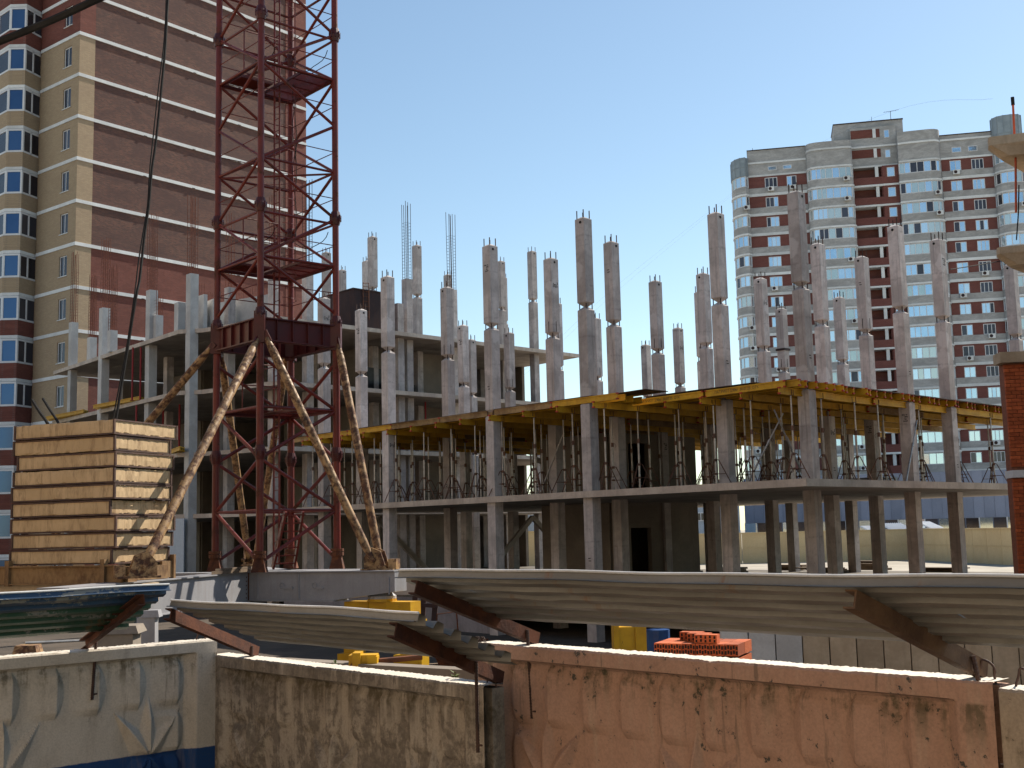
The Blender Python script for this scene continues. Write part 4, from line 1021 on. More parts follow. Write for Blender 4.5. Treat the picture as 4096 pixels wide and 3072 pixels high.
# ---------------------------------------------------------------- chassis: grey box beams on yellow bogies
ch = empty('crane_chassis', (CTR.x, CTR.y, GZ), 'grey steel crane chassis of deep box beams under the red mast', 'crane chassis')
J = atZ(995, 2291, -.765); Bt = atZ(1575, 2286, -.765); At = atZ(520, 2334, -.765)
dB = (Bt - J); dB.z = 0; LB = dB.length; dB.normalize(); pB = Vector((-dB.y, dB.x, 0))
dA = (At - J); dA.z = 0; LA = dA.length + 2.0; dA.normalize(); pA = Vector((dA.y, -dA.x, 0))
def box_beam(name, o_, d, p, L, h0, h1, w=.5, m='greysteel'):
    """front face on the line from o_, top at -.765, depth tapering from h0 to h1"""
    mb = MB(); zt = -.765
    def P_(x, y, z): q = o_ + d * x + p * y; return Vector((q.x, q.y, z))
    vs_ = [P_(0, 0, zt - h0), P_(L * .6, 0, zt - h0), P_(L, 0, zt - h1), P_(L, 0, zt), P_(0, 0, zt)]; n = 5
    vb = [v + p * w for v in vs_]
    mb.add(vs_ + vb, [(0, 1, 2, 3, 4), (9, 8, 7, 6, 5)] + [(i, (i + 1) % n, n + (i + 1) % n, n + i) for i in range(n)])
    mb.obox(P_(L / 2, w / 2, zt + .0125), d * (L / 2 + .01), p * (w / 2 + .05), (0, 0, .0125))
    b_ = part(name, mb, MT[m], ch); 
    mb = MB(); mb.obox(P_(L * .3, w / 2, zt - h0 - .013), d * (L * .3 + .01), p * (w / 2 + .05), (0, 0, .0125)); part('bottom_flange', mb, MT[m], ch)
    return P_
PB = box_beam('arm_beam', J, dB, pB, LB + .02, .60, .42)
mb = MB()
for x in (.25, LB * .36, LB * .97): mb.obox(PB(x, -.012, -1.06), dB * .01, pB * .012, (0, 0, .27 if x < 2 else .18))
for x, L_ in ((LB * .24, .3), (LB * .47, .22)):
    mb.tube([PB(x + .06 * math.cos(R(a)), -.01, -1.05 + .06 * math.sin(R(a))) for a in range(0, 361, 30)], .008, 4); mb.obox(PB(x + L_ * .6, -.014, -1.10), dB * L_ * .4, pB * .012, (0, 0, .02))
part('stiffener', mb, MT['greysteel'], ch)
PA = box_beam('arm_beam', J + dA * .01, dA, -pA if pA.dot(Vector((0, 1, 0))) < 0 else pA, LA, .62, .62)
mb = MB()
for k in range(6):
    q = J + dA * .05 - dB * .0; mb.tube([Vector((q.x, q.y, -.86 - .09 * k)) - pB * .05 - dB * .05, Vector((q.x, q.y, -.86 - .09 * k)) - pB * .09 + dB * .02], .022, 6)
mb.obox(Vector((J.x, J.y, -1.07)) - pB * .03, dB * .012, pB * .08, (0, 0, .33)); part('bolted_joint', mb, MT['rust'], ch)
for p_, q_ in ((J + pB * 2.2 + dB * LB, J + pB * 2.2 - dB * 1.5), (Vector((-7.3, 33.4, 0)), J + pB * 1.5), (Vector((-12.5, 30.3, 0)), J + pB * 1.0)):
    mb = MB(); a_, b_ = Vector((p_.x, p_.y, -1.07)), Vector((q_.x, q_.y, -1.07)); mb.bar(a_, b_, .45, .58); part('cross_beam', mb, MT['greysteel'], ch)
# yellow bogie under the arm's end
def bogie(c, d, p, label, sc=1.0):
    rt = empty('yellow_bogie', (c.x, c.y, GZ), label, 'rail bogie')
    zt = -1.19
    def Q(x, y, z): q = c + d * x * sc + p * y * sc; return Vector((q.x, q.y, z))
    mb = MB(); mb.tube([Q(0, 0, zt), Q(0, 0, zt - .10)], [.17, .30], 14); mb.tube([Q(0, 0, zt - .10), Q(0, 0, zt - .16)], .31, 16); part('slew_ring', mb, MT['greysteel'], rt)
    mb = MB(); mb.tube([Q(0, 0, zt - .16), Q(0, 0, zt - .22)], .31, 14)
    mb.add([Q(-.26, -.2, zt - .2), Q(.26, -.2, zt - .2), Q(.12, -.2, zt - .75), Q(-.12, -.2, zt - .75), Q(-.26, .2, zt - .2), Q(.26, .2, zt - .2), Q(.12, .2, zt - .75), Q(-.12, .2, zt - .75)], [(0, 1, 2, 3), (7, 6, 5, 4), (0, 4, 5, 1), (1, 5, 6, 2), (2, 6, 7, 3), (3, 7, 4, 0)])
    part('pivot', mb, MT['machyellow'], rt)
    mb = MB()
    for s_ in (-1, 1):
        mb.obox(Q(s_ * .52, 0, zt - .42), d * .30 * sc, p * .22 * sc, (0, 0, .20)); mb.obox(Q(s_ * .60, 0, zt - .66), d * .24 * sc, p * .20 * sc, (0, 0, .10))
    mb.tube([Q(.0, -.24, zt - .60), Q(0, .24, zt - .60)], .07, 10)
    part('equaliser', mb, MT['machyellow'], rt)
    mb = MB(); mb.obox(Q(.72, -.05, zt - .72), d * .30, p * .18, (0, 0, .13)); mb.tube([Q(.74, -.26, zt - .70), Q(.74, -.2, zt - .70)], .09, 12); mb.obox(Q(-.72, -.05, zt - .78), d * .28, p * .18, (0, 0, .12)); part('motor_cover', mb, MT['machyellow'], rt)
    mb = MB()
    for s_ in (-.7, .7):
        mb = MB(); mb.tube([Q(s_, -.07, GZ + .42), Q(s_, .07, GZ + .42)], .26, 16); part('wheel', mb, MT['rust'], rt)
    mb = MB()
    for s_ in (-.7, .7):
        mb = MB(); mb.obox(Q(s_, 0, GZ + .62), d * .34, p * .16, (0, 0, .26)); mb.obox(Q(s_, 0, GZ + .95), d * .2, p * .12, (0, 0, .3))
        part('wheel_box', mb, MT['machyellow'], rt)
    return rt
cb = atY(1528, 2330, 25.9); bogie(Vector((cb.x, cb.y, 0)), dB, pB, 'yellow rail bogie under the end of the grey chassis arm')
for k, (o_, n_) in enumerate(((Vector((cb.x, cb.y, 0)), 'under the chassis arm'), (Vector((-9.0, 24.6, 0)), 'under the ballast'))):
    mb = MB(); q = Vector((o_.x, o_.y, GZ + .08)); mb.bar(q - dA * 7, q + dA * 5, .07, .16); single('crane_rail', mb, MT['rust'], 'rusty crane rail ' + n_, 'rail')

# ---------------------------------------------------------------- ballast: concrete blocks in steel edge frames, stacked in a rusty tray
C0 = Vector((-7.40, 22.0, 0)); dr = Vector((.38, .925, 0)).normalized(); dl = Vector((-.925, .38, 0)).normalized()
zb0, nb = -.42, 9; hb = (2.27 - zb0) / nb
rb_ = random.Random(6)
names_ = ['lowest', 'second', 'third', 'fourth', 'fifth', 'sixth', 'seventh', 'eighth', 'topmost']
for k in range(nb):
    z0, z1 = zb0 + k * hb + .004, zb0 + (k + 1) * hb - rb_.uniform(.004, .010)
    off = dl * rb_.uniform(-.05, .05) - dr * rb_.uniform(-.05, .03); wR, wL = 1.64 + rb_.uniform(-.06, .04), 2.42 + rb_.uniform(-.07, .07)
    if k == nb - 1: wR, off = 1.80, dl * .0 - dr * .02
    if k < 3: wL += .08
    o_ = C0 + off; c = o_ + dr * (wR / 2) + dl * (wL / 2)
    rt = empty('ballast_block', (c.x, c.y, z0), 'beige concrete ballast block, %s of its stack' % names_[k] if k not in (0,) else 'beige concrete ballast block at the very bottom of its stack', 'ballast block')
    # concrete body, subdivided front faces so the edges can crumble
    mb = MB(); n = 26
    def ring(z, inset):
        pts = []
        for (p, q) in ((o_, o_ + dr * wR), (o_ + dr * wR, o_ + dr * wR + dl * wL), (o_ + dr * wR + dl * wL, o_ + dl * wL), (o_ + dl * wL, o_)):
            for i in range(n): 
                e = p.lerp(q, i / n); e = e + (c - e).normalized() * (inset * rb_.choice((.2, .6, 1.0, 1.4, 2.8))); pts.append(Vector((e.x, e.y, z + (rb_.uniform(-.008, .008)))))
        return pts
    rings = [ring(z0 + .012, .012), ring(z0 + .05, .003), ring((z0 + z1) / 2, .002), ring(z1 - .05, .003), ring(z1 - .012, .012)]
    N = 4 * n; vs_ = [v for r_ in rings for v in r_]; fs = []
    for j in range(4):
        for i in range(N): fs.append((j * N + i, j * N + (i + 1) % N, (j + 1) * N + (i + 1) % N, (j + 1) * N + i))
    fs += [tuple(reversed(range(N))), tuple(range(4 * N, 5 * N))]
    mb.add(vs_, fs); part('concrete_body', mb, MT['ballast'], rt)
    mb = MB(); e = .014
    cs_ = [o_, o_ + dr * wR, o_ + dr * wR + dl * wL, o_ + dl * wL]
    for i in range(4):
        p, q = cs_[i], cs_[(i + 1) % 4]; dd = (q - p).normalized(); nn_ = Vector((dd.y, -dd.x, 0))
        for z in ((z0 + .016), (z1 - .016)):
            if rb_.random() < .85: mb.obox((p + q) / 2 + nn_ * .004 + Vector((0, 0, z)), dd * ((q - p).length / 2 - .001 * i), nn_ * .009, (0, 0, .015))
        mb.obox(p + Vector((0, 0, (z0 + z1) / 2)), dd * .020, Vector((-dd.y, dd.x, 0)) * .020, (0, 0, (z1 - z0) / 2 - .003))
    part('edge_frame', mb, MT['ballastframe'], rt)
tr = empty('ballast_tray', tuple(C0 + Vector((0, 0, -.8))), 'rusty steel tray holding up the stack of ballast blocks', 'tray')
mb = MB()
mb.obox(C0 + dl * 1.25 - dr * .06 + Vector((0, 0, -.60)), dl * 1.55, dr * .03, (0, 0, .155)); mb.obox(C0 + dl * 1.25 + dr * .75 + Vector((0, 0, -.60)), dl * 1.35, dr * .70, (0, 0, .13))
part('side_plate', mb, MT['rustsheet'], tr)
mb = MB()
for t_ in (.10, 2.38): mb.obox(C0 + dl * t_ - dr * .11 + Vector((0, 0, -.56)), dl * .05, dr * .05, (0, 0, .24))
mb.obox(C0 + dl * 1.25 - dr * .10 + Vector((0, 0, -.438)), dl * 1.5, dr * .05, (0, 0, .012)); mb.obox(C0 + dl * 1.25 - dr * .10 + Vector((0, 0, -.765)), dl * 1.5, dr * .05, (0, 0, .012))
mb.obox(C0 - dl * .02 + dr * 1.5 + Vector((0, 0, -.56)), dl * .03, dr * .16, (0, 0, .16)); mb.obox(C0 - dl * .22 + dr * .1 + Vector((0, 0, -.60)), dl * .16, dr * .12, (0, 0, .14)); mb.obox(C0 - dl * .02 + dr * 1.68 + Vector((0, 0, -.52)), dl * .06, dr * .03, (0, 0, .24))
part('post', mb, MT['rustsheet'], tr)
mb = MB(); mb.obox(C0 + dl * 1.2 + dr * .4 + Vector((0, 0, -.95)), dl * 1.6, dr * .42, (0, 0, .17)); single('ballast_bearer', mb, MT['beigeconcrete'], 'beige bearer beam right under the rusty ballast tray', 'beam')
# planks lying on the chassis
for i, x in enumerate((.35, 1.0)):
    mb = MB(); q = J + dA * (x + .5) + Vector((0, 0, 0)); q = q + pB * .25; mb.obox(Vector((q.x, q.y, -.70)), dA * .42, pB * .2, (0, 0, .035)); mb.obox(Vector((q.x, q.y, -.64)) + pB * .04, dA * .35, pB * .16, (0, 0, .02))
    single('plank_pile', mb, MT['timber'], 'mossy planks lying on the grey chassis beam', 'planks', 'planks lying on the chassis')

# ---------------------------------------------------------------- cables
def cable(name, pts, r, label, n=6):
    mb = MB(); P_ = [Vector(p) for p in pts]; sm = []
    for i in range(len(P_) - 1):
        p0, p1, p2, p3 = P_[max(i - 1, 0)], P_[i], P_[i + 1], P_[min(i + 2, len(P_) - 1)]
        for k in range(8):
            t = k / 8; sm.append(.5 * ((2 * p1) + (p2 - p0) * t + (2 * p0 - 5 * p1 + 4 * p2 - p3) * t * t + (3 * p1 - p0 - 3 * p2 + p3) * t ** 3))
    sm.append(P_[-1]); mb.tube(sm, r, n); return single(name, mb, MT['blackcable' if r > .012 else 'stencil'], label, 'cable', smooth=True)
cx = [(675, -60), (668, 60), (661, 190), (646, 350), (623, 570), (607, 684), (595, 823), (579, 937), (566, 1050), (557, 1127), (544, 1190), (513, 1380), (487, 1538), (462, 1690)]
cable('power_cable', [atY(x, y, 24.2 - .16 * i) for i, (x, y) in enumerate(cx)], .026, 'thick black power cable hanging down to the top of the ballast')
cable('power_cable', [atY(x - 9 + 4 * math.sin(i * 1.3), y, 24.3 - .16 * i) for i, (x, y) in enumerate(cx)], .014, 'thinner black cable hanging along the thick one above the ballast')
cable('overhead_cable', [atY(-260, 268, 8.2), atY(0, 165, 8.0), atY(220, 75, 7.9), atY(400, -8, 7.8), atY(640, -110, 7.7)], .026, 'very thick black overhead cable crossing in front of the brick tower')
cable('site_cable', [atY(128, 1600, 25.5), atY(160, 1650, 25.2), atY(185, 1685, 25), atY(205, 1725, 24.8)], .035, 'black hose sagging behind the ballast by the brick tower')
cable('site_cable', [atY(172, 1595, 25.6), atY(200, 1640, 25.3), atY(222, 1672, 25.1), atY(240, 1705, 24.8)], .030, 'second black hose sagging behind the ballast near the concrete frame')
for k in range(2):
    cable('phone_wire', [atY(2860 + 110, 740 + 6 * k, 165), atY(2500, 1115 + 22 * k, 120), atY(2200, 1390 + 20 * k, 90), atY(2040, 1530 + 18 * k, 70)], .005, 'thin wire strung from the far apartment tower past the columns', 4)['group'] = 'thin wires in the sky'
cable('phone_wire', [atY(3970, 395, 60), atY(3500, 470, 90), atY(2960, 735, 160)], .004, 'faint wire above the roof of the far apartment tower', 4)
cable('site_cable', [atY(3800, 1078, 41.0), atY(3900, 1062, 43), atY(4000, 1045, 44.8), atY(4096, 1034, 40)], .02, 'black cable tied between tall columns beside the brick pier')

# ---------------------------------------------------------------- brick apartment tower on the left
PC = Vector((-29.5, 79.0, 0)); dw = Vector((.628, .778, 0)).normalized()
zk0 = zat(263, 981, 79.0)
lt = empty('brick_apartment_tower', (PC.x, PC.y, GZ), 'tall brown and yellow brick apartment tower with white floor bands', 'apartment building', rz=math.atan2(dw.y, dw.x))
LZ = lambda z: z - GZ                                  # local heights start at the ground
def lpart(name, mb, m): return part(name, mb, m, lt, local=True)
XW = 20.6
MT['glasssky'] = glass('sky_reflection_glass', (0.03, 0.075, 0.17), (0.06, 0.12, 0.23), 0.08, 0.5)  # blue of the reflected sky put into the pane colour
def to_lt(px, Y):
    p = atY(px, 500, Y) - PC; dy = Vector((-dw.y, dw.x, 0)); return (p.x * dw.x + p.y * dw.y, p.x * dy.x + p.y * dy.y)
BAY = [to_lt(166, 82.6), to_lt(94, 80.9), to_lt(28, 80.9), to_lt(-50, 83.0), to_lt(-50, 86.0), to_lt(160, 86.0)]
for k in range(-8, 9):
    z0, z1 = LZ(zk0 + 3.0 * k), LZ(zk0 + 3.0 * (k + 1))
    if z1 < 0: continue
    z0 = max(z0, 0); yel = k < 5
    mb = MB(); mb.box(1.22, 18.4, .03, .4, z0 + .24, z1); lpart('infill_wall', mb, MT['brownbrick'] if k >= 0 else MT['redbrick'])
    mb = MB(); mb.box(0, 1.2, 0, .4, z0 + .24, z1); lpart('corner_pier', mb, MT['yellowbrick' if yel else 'redbrick'])
    mb = MB(); mb.box(18.42, XW, 0, .4, z0 + .24, z1); lpart('end_pier', mb, MT['redbrick'])
    # window face: wall round one opening
    zs, zt = z0 + 1.05, z0 + 2.5; mb = MB()
    for (y0, y1, a, b) in ((.402, 1.0, z0 + .24, z1), (2.0, 5.0, z0 + .24, z1), (1.0, 2.0, z0 + .24, zs), (1.0, 2.0, zt, z1)): mb.box(0, .4, y0, y1, a, b)
    lpart('side_wall', mb, MT['yellowbrick' if yel else 'redbrick'])
    w_ = MB(); 
    for (y0, y1, a, b) in ((1.0, 1.07, zs, zt), (1.93, 2.0, zs, zt), (1.07, 1.93, zs, zs + .07), (1.07, 1.93, zt - .07, zt), (1.47, 1.53, zs + .07, zt - .07)): w_.box(.08, .15, y0, y1, a, b)
    wo = lpart('window', w_, MT['pvc'])
    for y0, y1 in ((1.07, 1.47), (1.53, 1.93)):
        p_ = MB(); p_.box(.10, .12, y0, y1, zs + .07, zt - .07); part('pane', p_, MT['glassdark'], wo, local=True)
    s_ = MB(); s_.box(-.06, .1, .95, 2.05, zs - .05, zs - .004); part('sill', s_, MT['whiteband'], wo, local=True)
    mb = MB(); mb.box(-.05, XW, -.05, .42, z0, z0 + .236); lpart('floor_band', mb, MT['whiteband'])
    mb = MB(); mb.box(-.05, .42, .424, 5.05, z0, z0 + .236); lpart('floor_band', mb, MT['whiteband'])
    for xx in (5.2, 9.4, 13.6): 
        if k > -4:
            q = MB(); q.box(xx, xx + .25, -.07, -.052, z0 - .02, z0 + .03); lpart('band_stain', q, MT['rustdark'])
    # one broad bay of three facets that swings out towards the street
    red = k >= 5 or k < -1
    pm = MT['redbrick' if red else 'yellowbrick']
    mb = MB(); mb.prism(BAY, z0, z0 + .22); lpart('bay_slab', mb, MT['whiteband'])
    mb = MB(); mb.prism(BAY, z0 + .22, z0 + 1.28); lpart('bay_parapet', mb, pm)
    cen = sum((Vector((*p, 0)) for p in BAY), Vector()) / len(BAY)
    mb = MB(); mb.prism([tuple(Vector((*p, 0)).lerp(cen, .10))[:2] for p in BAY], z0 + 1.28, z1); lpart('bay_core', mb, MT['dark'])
    for i in range(3):
        p, q = Vector((*BAY[i], 0)), Vector((*BAY[i + 1], 0)); d = (q - p).normalized(); n_ = Vector((d.y, -d.x, 0)); L = (q - p).length
        if n_.dot(cen - p) > 0: n_ = -n_
        a, b = z0 + 1.29, z1 - .02
        fr = MB()
        cuts = [0, L * .55, L] if i != 1 else [0, L]
        for c_ in cuts: fr.obox(p + d * min(max(c_, .06), L - .06) + n_ * -.04 + Vector((0, 0, (a + b) / 2)), d * .06, n_ * .04, (0, 0, (b - a) / 2))
        for zz in (a + .065, b - .065): fr.obox(p.lerp(q, .5) + n_ * -.04 + Vector((0, 0, zz)), d * (L / 2 - .12), n_ * .04, (0, 0, .065))
        wo = lpart('window', fr, MT['pvc'])
        for c0, c1 in zip(cuts[:-1], cuts[1:]):
            g_ = MB(); g_.obox(p + d * ((c0 + c1) / 2) + n_ * -.05 + Vector((0, 0, (a + b) / 2)), d * ((c1 - c0) / 2 - .06), n_ * .008, (0, 0, (b - a) / 2 - .13)); part('pane', g_, MT['glasssky' if i == 1 else 'glassdark'], wo, local=True)
    mb = MB(); mb.box(.1, .4, 5.0, 14, z0, z1); lpart('side_wall', mb, MT['yellowbrick' if yel else 'redbrick'])
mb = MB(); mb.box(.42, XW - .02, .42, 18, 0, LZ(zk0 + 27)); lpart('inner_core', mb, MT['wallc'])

# ---------------------------------------------------------------- apartment tower on the right, far behind
P0 = atY(3007, 1000, 172.0); P1 = atY(3974, 1000, 165.0)
fx = (P1 - P0); fx.z = 0; fx.normalize(); fyv = Vector((-fx.y, fx.x, 0)); P0.z = 0
def fu(px, py=1000):
    d = ray(px, py); # P0 + fx*u on the ray's vertical plane
    det = fx.x * d.y - fx.y * d.x; return (P0.y * d.x - P0.x * d.y) / det
rt_ = empty('rounded_apartment_tower', (P0.x, P0.y, GZ), 'red and grey brick apartment tower with curved glazed balconies', 'apartment building', rz=math.atan2(fx.y, fx.x))
def rpart(name, mb, m, par=None): return part(name, mb, m, par or rt_, local=True)
zb_top = LZ(zat(3010, 711, 172.0)); NF = int(zb_top / 3.0)
u1a, u1b = 0.0, fu(3228, 730); u2b = fu(3412, 730); u3m = fu(3532, 730); u3b = fu(3597, 730); u4b = fu(3770, 730); u5b = fu(3978, 730)
def win(x0, x1, z0, z1, npane, dark, y=0.0):
    fr = MB(); f = .09; n = npane; wdt = (x1 - x0) / n
    for i in range(n + 1): 
        c = min(max(x0 + i * wdt, x0 + f / 2), x1 - f / 2); fr.box(c - f / 2, c + f / 2, y - .01, y + .10, z0, z1)
    for a, b in ((z0, z0 + f), (z1 - f, z1)): fr.box(x0 + f, x1 - f, y - .008, y + .10, a, b)
    wo = rpart('window', fr, MT['pvc'])
    for i in range(n):
        g_ = MB(); g_.box(x0 + i * wdt + f / 2, x0 + (i + 1) * wdt - f / 2, y + .03, y + .06, z0 + f, z1 - f); rpart('pane', g_, MT['glassdark' if dark(i) else 'glassblue'], wo)
    return wo
rw = random.Random(31)
ac = MB(); ac.box(-.45, .45, -.42, -.02, 0, .62); ac_me = ac.mesh('air_conditioner', MT['whiteband'])
fan = MB(); fan.tube([(-.12, -.43, .31), (-.12, -.425, .31)], .24, 14); fan_me = fan.mesh('fan', MT['rustdark'])
def aircon(x, y, z):
    o = inst('air_conditioner', ac_me, rt_, (x, y, z)); inst('fan', fan_me, o)
def brick_bay(x0, x1, wins, j, z0):
    """z0 white band foot; red wall with windows above it, grey brick apron below the windows"""
    z1 = z0 + 3.0
    mb = MB(); mb.box(x0, x1, -.16, .3, z0, z0 + .40); rpart('floor_band', mb, MT['whiteband'])
    mb = MB(); mb.box(x0, x1, -.10, .3, z0 + .40, z0 + 1.28); rpart('grey_apron', mb, MT['greybrick'])
    mb = MB(); cuts = [x0] + [c for w in wins for c in w[:2]] + [x1]
    for i in range(0, len(cuts), 2): mb.box(cuts[i], cuts[i + 1], 0, .3, z0 + 1.28, z1)
    for w in wins: mb.box(w[0], w[1], 0, .3, z0 + 2.78, z1)
    rpart('red_wall', mb, MT['blueredbrick'])
    for (a, b, n) in wins:
        dk = rw.random() < (.55 if x0 > 20 and n == 3 else .1)
        win(a, b, z0 + 1.28, z0 + 2.78, n, lambda i: (dk or rw.random() < .12), .02)
        if rw.random() < .3: aircon((a + b) / 2 + rw.uniform(-.3, .3), -.10, z0 + .65)
def curved_balcony(pts, z0, shade, ncut=.85):
    z1 = z0 + 3.0; P_ = [Vector((*p, 0)) for p in pts]
    def strip(za, zb, off, th):
        mb = MB()
        outer = []; 
        for i, p in enumerate(P_):
            t = (P_[min(i + 1, len(P_) - 1)] - P_[max(i - 1, 0)]).normalized(); n_ = Vector((t.y, -t.x, 0)); outer.append((p + n_ * off, p - n_ * th))
        vs_, fs = [], []
        for o_, i_ in outer: vs_ += [(o_.x, o_.y, za), (o_.x, o_.y, zb), (i_.x, i_.y, zb), (i_.x, i_.y, za)]
        for i in range(len(outer) - 1):
            a = i * 4
            for q in range(4): fs.append((a + q, a + (q + 1) % 4, a + 4 + (q + 1) % 4, a + 4 + q))
        fs += [(3, 2, 1, 0), tuple(len(vs_) - 4 + q for q in range(4))]
        mb.add(vs_, fs); return mb
    bo = rpart('balcony', strip(z0 + .28, z0 + 1.35, 0, .15), MT['greybrick'])
    rpart('balcony_band', strip(z0, z0 + .28, .10, .3), MT['whiteband'], bo)
    # floor of the balcony, then glazing panes between white posts
    fl = MB(); fl.prism(pts, z0 + .02, z0 + .2); rpart('balcony_floor', fl, MT['whiteband'], bo)
    fr, gl = MB(), MB(); rr = random.Random(int(z0 * 10) + int(pts[0][0]))
    for i in range(len(P_) - 1):
        p, q = P_[i], P_[i + 1]; L = (q - p).length
        if L < .2: continue
        n = max(1, round(L / ncut)); d = (q - p).normalized(); n_ = Vector((d.y, -d.x, 0))
        for k in range(n + 1):
            c = p.lerp(q, k / n) - n_ * .06; fr.obox((c.x, c.y, z0 + 2.16), d * .05, n_ * .04, (0, 0, .81))
        for zz in (z0 + 1.40, z0 + 2.92): 
            c = p.lerp(q, .5) - n_ * .06; fr.obox((c.x, c.y, zz), d * (L / 2), n_ * .035, (0, 0, .05))
        for k in range(n):
            gl.mi = 1 if rr.random() < .13 else (2 if rr.random() < shade else 0)
            c = p.lerp(q, (k + .5) / n) - n_ * .09; gl.obox((c.x, c.y, z0 + 2.16), d * (L / n / 2 - .03), n_ * .008, (0, 0, .74))
    rpart('glazing_frame', fr, MT['pvc'], bo)
    rpart('glazing', gl, [MT['glassblue'], MT['glassdark'], MT['glasscurtain']], bo)
    if rr.random() < .35: 
        c = P_[len(P_) // 2 + 1]; aircon(c.x, c.y - .05, z0 + .8)
MT['glasscurtain'] = glass('curtained_window_glass', (0.45, 0.55, 0.55), (0.62, 0.68, 0.66), 0.15, 0.55)
S2 = [(u1b, 0), (u1b + .12, -.75), (u1b + .55, -1.25), (u1b + 1.3, -1.5), (u1b + 2.6, -1.6), (u2b - 1.0, -1.55), (u2b - .25, -1.35), (u2b, -1.0), (u2b, 0)]
S4 = [(u3b, 0), (u3b, -.8), (u3b + 1.5, -1.0), (u4b - 1.6, -1.15), (u4b - .8, -1.0), (u4b - .25, -.6), (u4b, 0)]
S0 = [(-2.3, 3.6), (-2.55, 2.2), (-2.4, .9), (-1.9, -.1), (-1.15, -.75), (-.4, -.95), (0, -.3), (0, 0)]
S6 = [(u5b, .0), (u5b + .1, -.8), (u5b + .6, -1.5), (u5b + 1.4, -1.9), (u5b + 2.4, -2.0), (u5b + 3.4, -1.8), (u5b + 3.9, -1.2), (u5b + 4.0, 0)]
w1 = (fu(3061, 760), fu(3111, 760), 3), (fu(3149, 760), fu(3188, 760), 2)
w5 = (fu(3801, 690), fu(3846, 690), 2), (fu(3888, 690), fu(3937, 690), 3)
for j in range(1, NF + 1):
    z0 = zb_top - 3.0 * j
    brick_bay(u1a, u1b, w1, j, z0); brick_bay(u4b, u5b, w5, j, z0 + .25)
    curved_balcony(S2, z0 + .1, .3); curved_balcony(S4, z0 + .1, .45); curved_balcony(S0, z0 + .05, .2); curved_balcony(S6, z0 + .3, .3)
    # open landing with white pillar
    mb = MB(); mb.box(u2b, u3b, -.10, .3, z0 + .15, z0 + .42); rpart('floor_band', mb, MT['whiteband'])
    mb = MB(); mb.box(u2b, u3m, 0, .2, z0 + .42, z0 + 1.55); rpart('landing_parapet', mb, MT['blueredbrick'])
    mb = MB(); mb.box(u2b, u3m, 1.7, 1.9, z0 + .2, z0 + 3.15); mb.box(u2b, u2b + .15, .2, 1.7, z0 + .2, z0 + 3.15); mb.box(u3m - .15, u3m, .3, 1.7, z0 + .2, z0 + 3.15); rpart('landing_wall', mb, MT['blueredbrick'])
    mb = MB(); mb.box(u2b, u3m, .2, 1.7, z0 + .16, z0 + .40); rpart('landing_slab', mb, MT['whiteband'])
    mb = MB(); mb.box(u3m - 1.0, u3m - .55, .05, .45, z0 + 1.55, z0 + 3.15); rpart('pillar', mb, MT['whiteband'])
    xw0, xw1 = fu(3546, 660), fu(3577, 660)
    mb = MB(); mb.box(u3m, xw0, 0, .3, z0 + .42, z0 + 3.15); mb.box(xw1, u3b, 0, .3, z0 + .42, z0 + 3.15); mb.box(xw0, xw1, 0, .3, z0 + .42, z0 + 1.45); mb.box(xw0, xw1, 0, .3, z0 + 2.85, z0 + 3.15); rpart('red_wall', mb, MT['blueredbrick'])
    if j <= 18: win(xw0, xw1, z0 + 1.45, z0 + 2.85, 1, lambda i: False, .01)
zt_ = zb_top
# attic storey in grey brick with white lines
def attic(x0, x1, zA, zB, y=0.0, depth=6.0, lines=(), wins=()):
    mb = MB(); mb.box(x0, x1, y, y + depth, zA, zB); rpart('attic_wall', mb, MT['greybrick'])
    for z in (zA,) + tuple(lines): 
        q = MB(); q.box(x0 - .02, x1 + .02, y - .12, y - .002, z, z + .28); rpart('floor_band', q, MT['whiteband'])
    q = MB(); q.box(x0 - .05, x1 + .05, y - .1, y + depth, zB, zB + .12); rpart('coping', q, MT['rustdark'])
    for (a, b, c, d) in wins: win(a, b, c, d, 1, lambda i: False, y - .03)
zs1 = LZ(zat(3010, 605, 172)); 
attic(u1a, u1b, zt_, zs1, .02, lines=(zt_ + 2.0,), wins=((fu(3070, 650), fu(3105, 650), zt_ + .85, zt_ + 1.5), (fu(3130, 650), fu(3166, 650), zt_ + .85, zt_ + 1.5)))
zs5 = LZ(zat(3850, 540, 166)); attic(u4b, u5b, zt_ + .25, zs5, .02, lines=(zt_ + 3.0,), wins=((fu(3806, 600), fu(3845, 600), zt_ + 1.2, zt_ + 2.0), (fu(3872, 600), fu(3910, 600), zt_ + 1.2, zt_ + 2.0)))
for pts, zA, py_, px_ in ((S2, zt_ + .1, 556, 3300), (S4, zt_ + .1, 530, 3690)):
    zB = LZ(zat(px_, py_, 167)); mb = MB(); mb.prism(pts + [(pts[-1][0], 4), (pts[0][0], 4)], zA + .02, zB); rpart('attic_wall', mb, MT['greybrick'])
    for z in (zA, zA + 2.7):
        q = MB(); q.prism([(x, y - .12) for x, y in pts], z, z + .28); rpart('floor_band', q, MT['whiteband'])
